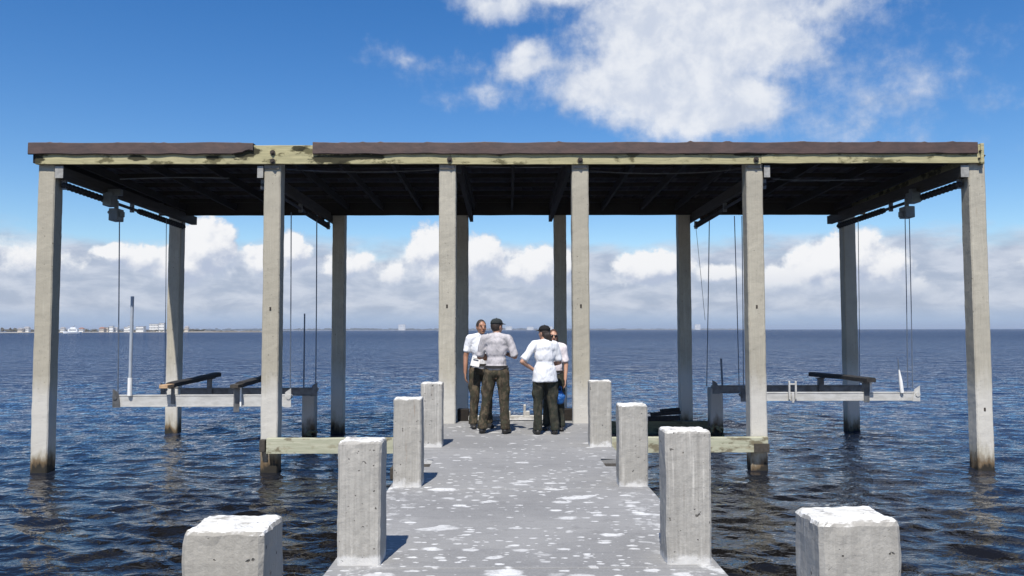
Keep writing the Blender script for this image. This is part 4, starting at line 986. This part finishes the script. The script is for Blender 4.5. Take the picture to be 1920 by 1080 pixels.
hs = [(33, 42, 614.5, 'bld_cream', 'bld_roof', 'small cream house at the left edge of the shore beside brown trees', 0, 1),
      (45, 54, 612, 'bld_white', 'bld_roof', 'white gabled house just left of the outer left column', 0, 1),
      (113, 121, 613, 'bld_white', 'bld_roof', 'white house behind the bow of the moored boat', 0, 1),
      (148, 156, 614, 'bld_white', 'bld_red', 'little white house with reddish roof right of the moored boat', 0, 1),
      (186, 195, 613, 'bld_cream', 'bld_red', 'cream house with reddish roof between the boat and the lift cable', 0, 1),
      (195, 203, 614, 'bld_cream', 'bld_roof', 'low cream house adjoining on the right of the reddish roofed cream one', 1, 1),
      (205, 212, 611.5, 'bld_white', 'bld_roof', 'narrow tall white house left of the lift cable', 1, 2),
      (213, 220, 613.5, 'bld_white', 'bld_roof', 'white house directly against the left lift cable', 0, 1),
      (233, 240, 613.5, 'bld_white', 'bld_roof', 'white flat house left of the white guide pipe', 1, 2),
      (240, 248, 611, 'bld_white', 'bld_roof', 'bright white two storey house touching the guide pipe', 1, 2),
      (255, 269, 612.5, 'bld_white', 'bld_roof', 'long low white building right of the guide pipe', 1, 1),
      (280, 297, 607.5, 'bld_white', 'bld_roof', 'large white block rising above the trees left of the back column', 1, 3),
      (298, 308, 606, 'bld_white', 'bld_roof', 'tall white block half behind the outer left back column', 1, 3),
      (346, 353, 611, 'bld_cream', 'bld_roof', 'small cream house just right of the back column', 0, 1)]
for k, (a, b_, t, m1, m2, lab, fl, st) in enumerate(hs): house(a, b_, t, Y1+ (10 if k not in (11, 12) else 60) + (k % 3)*5, m1, m2, lab, bool(fl), .8, 4 if b_-a < 12 else 6, st)
for a, b_, t, lab in ((747, 760, 608.5, 'white tower block alone on the faint far shore left of centre'), (948, 960, 612, 'pale building on the horizon right of the capped person'), (988, 1000, 612.5, 'pale building on the horizon left of the long haired person'), (1024, 1036, 612, 'pale building on the horizon behind the long haired person'), (1303, 1313, 608, 'faint white block on the horizon right of the inner back column')):
    house(a, b_, t, Y2+15, 'bld_white', 'bld_roof', lab, True, 1.5, 5, 4)
def boat(px0, px1, pyt, Y, label, cabin=True):
    x0, x1 = AX(px0, Y), AX(px1, Y); L = x1-x0; b = empty('boat', ((x0+x1)/2, Y, 0), label, 'boat', 'boats moored off the far shore')
    m_ = MB(); bm = m_.bm; rings = []; fb = 1.5 if cabin else .75
    for k in range(13):
        t = k/12; wb = L*.13*math.sin(min(1, t*2.2+.12)*math.pi/2); sh_ = fb*(1.25-.45*t)
        x = x0+L*t
        rings.append([bm.verts.new(p) for p in ((x, Y-wb, sh_), (x+(.5-t)*.3, Y-wb*.7, .1), (x, Y, -.4), (x+(.5-t)*.3, Y+wb*.7, .1), (x, Y+wb, sh_))])
    for a, c in zip(rings, rings[1:]):
        for q in range(4): bm.faces.new((a[q], a[q+1], c[q+1], c[q]))
        bm.faces.new((a[4], a[0], c[0], c[4]))
    bm.faces.new(rings[0][::-1]); bm.faces.new(rings[-1])
    m_.build('hull', M['hull'], b)
    if cabin:
        zt_ = AZ(pyt, Y, px0)
        m_ = MB().box(x0+L*.30, x0+L*.82, Y-L*.08, Y+L*.08, fb*.9, fb+(zt_-fb)*.40, .15).box(x0+L*.42, x0+L*.72, Y-L*.065, Y+L*.065, fb+(zt_-fb)*.41, fb+(zt_-fb)*.62, .12)
        m_.build('cabin', M['hull'], b)
        MB().box(x0+L*.36, x0+L*.78, Y-L*.083, Y-L*.079, fb+(zt_-fb)*.16, fb+(zt_-fb)*.30).build('window', M['glass'], b)
        MB().tube([(x0+L*.6, Y, fb+(zt_-fb)*.62), (x0+L*.66, Y, zt_)], .09, 6).tube([(x0+L*.4, Y, fb+(zt_-fb)*.55), (x0+L*.62, Y, fb+(zt_-fb)*.80)], .16, 6).build('mast', M['bld_roof'], b)
boat(119, 152, 609, 640, 'white motor yacht with cabin and mast moored right of the outer left column')
boat(-6, 42, 617, 600, 'long low white boat moored at the left edge of the bay', False)

# ------------------------------------------------------------------ sea haze
hz = MB().box(-6000, 6000, -400, 9500, -2, 34).build('haze', [], None)
hz.data.materials.clear()
m_ = bpy.data.materials.new('sea haze'); m_.use_nodes = True; m_.node_tree.nodes.clear(); N = NT(m_.node_tree)
pv = N.n('ShaderNodeVolumePrincipled'); pv.inputs['Density'].default_value = .00016; pv.inputs['Color'].default_value = (.80, .88, 1, 1); pv.inputs['Anisotropy'].default_value = .2
N.put(N.n('ShaderNodeOutputMaterial').inputs['Volume'], pv.outputs[0]); hz.data.materials.append(m_)
tag(hz, kind='stuff')
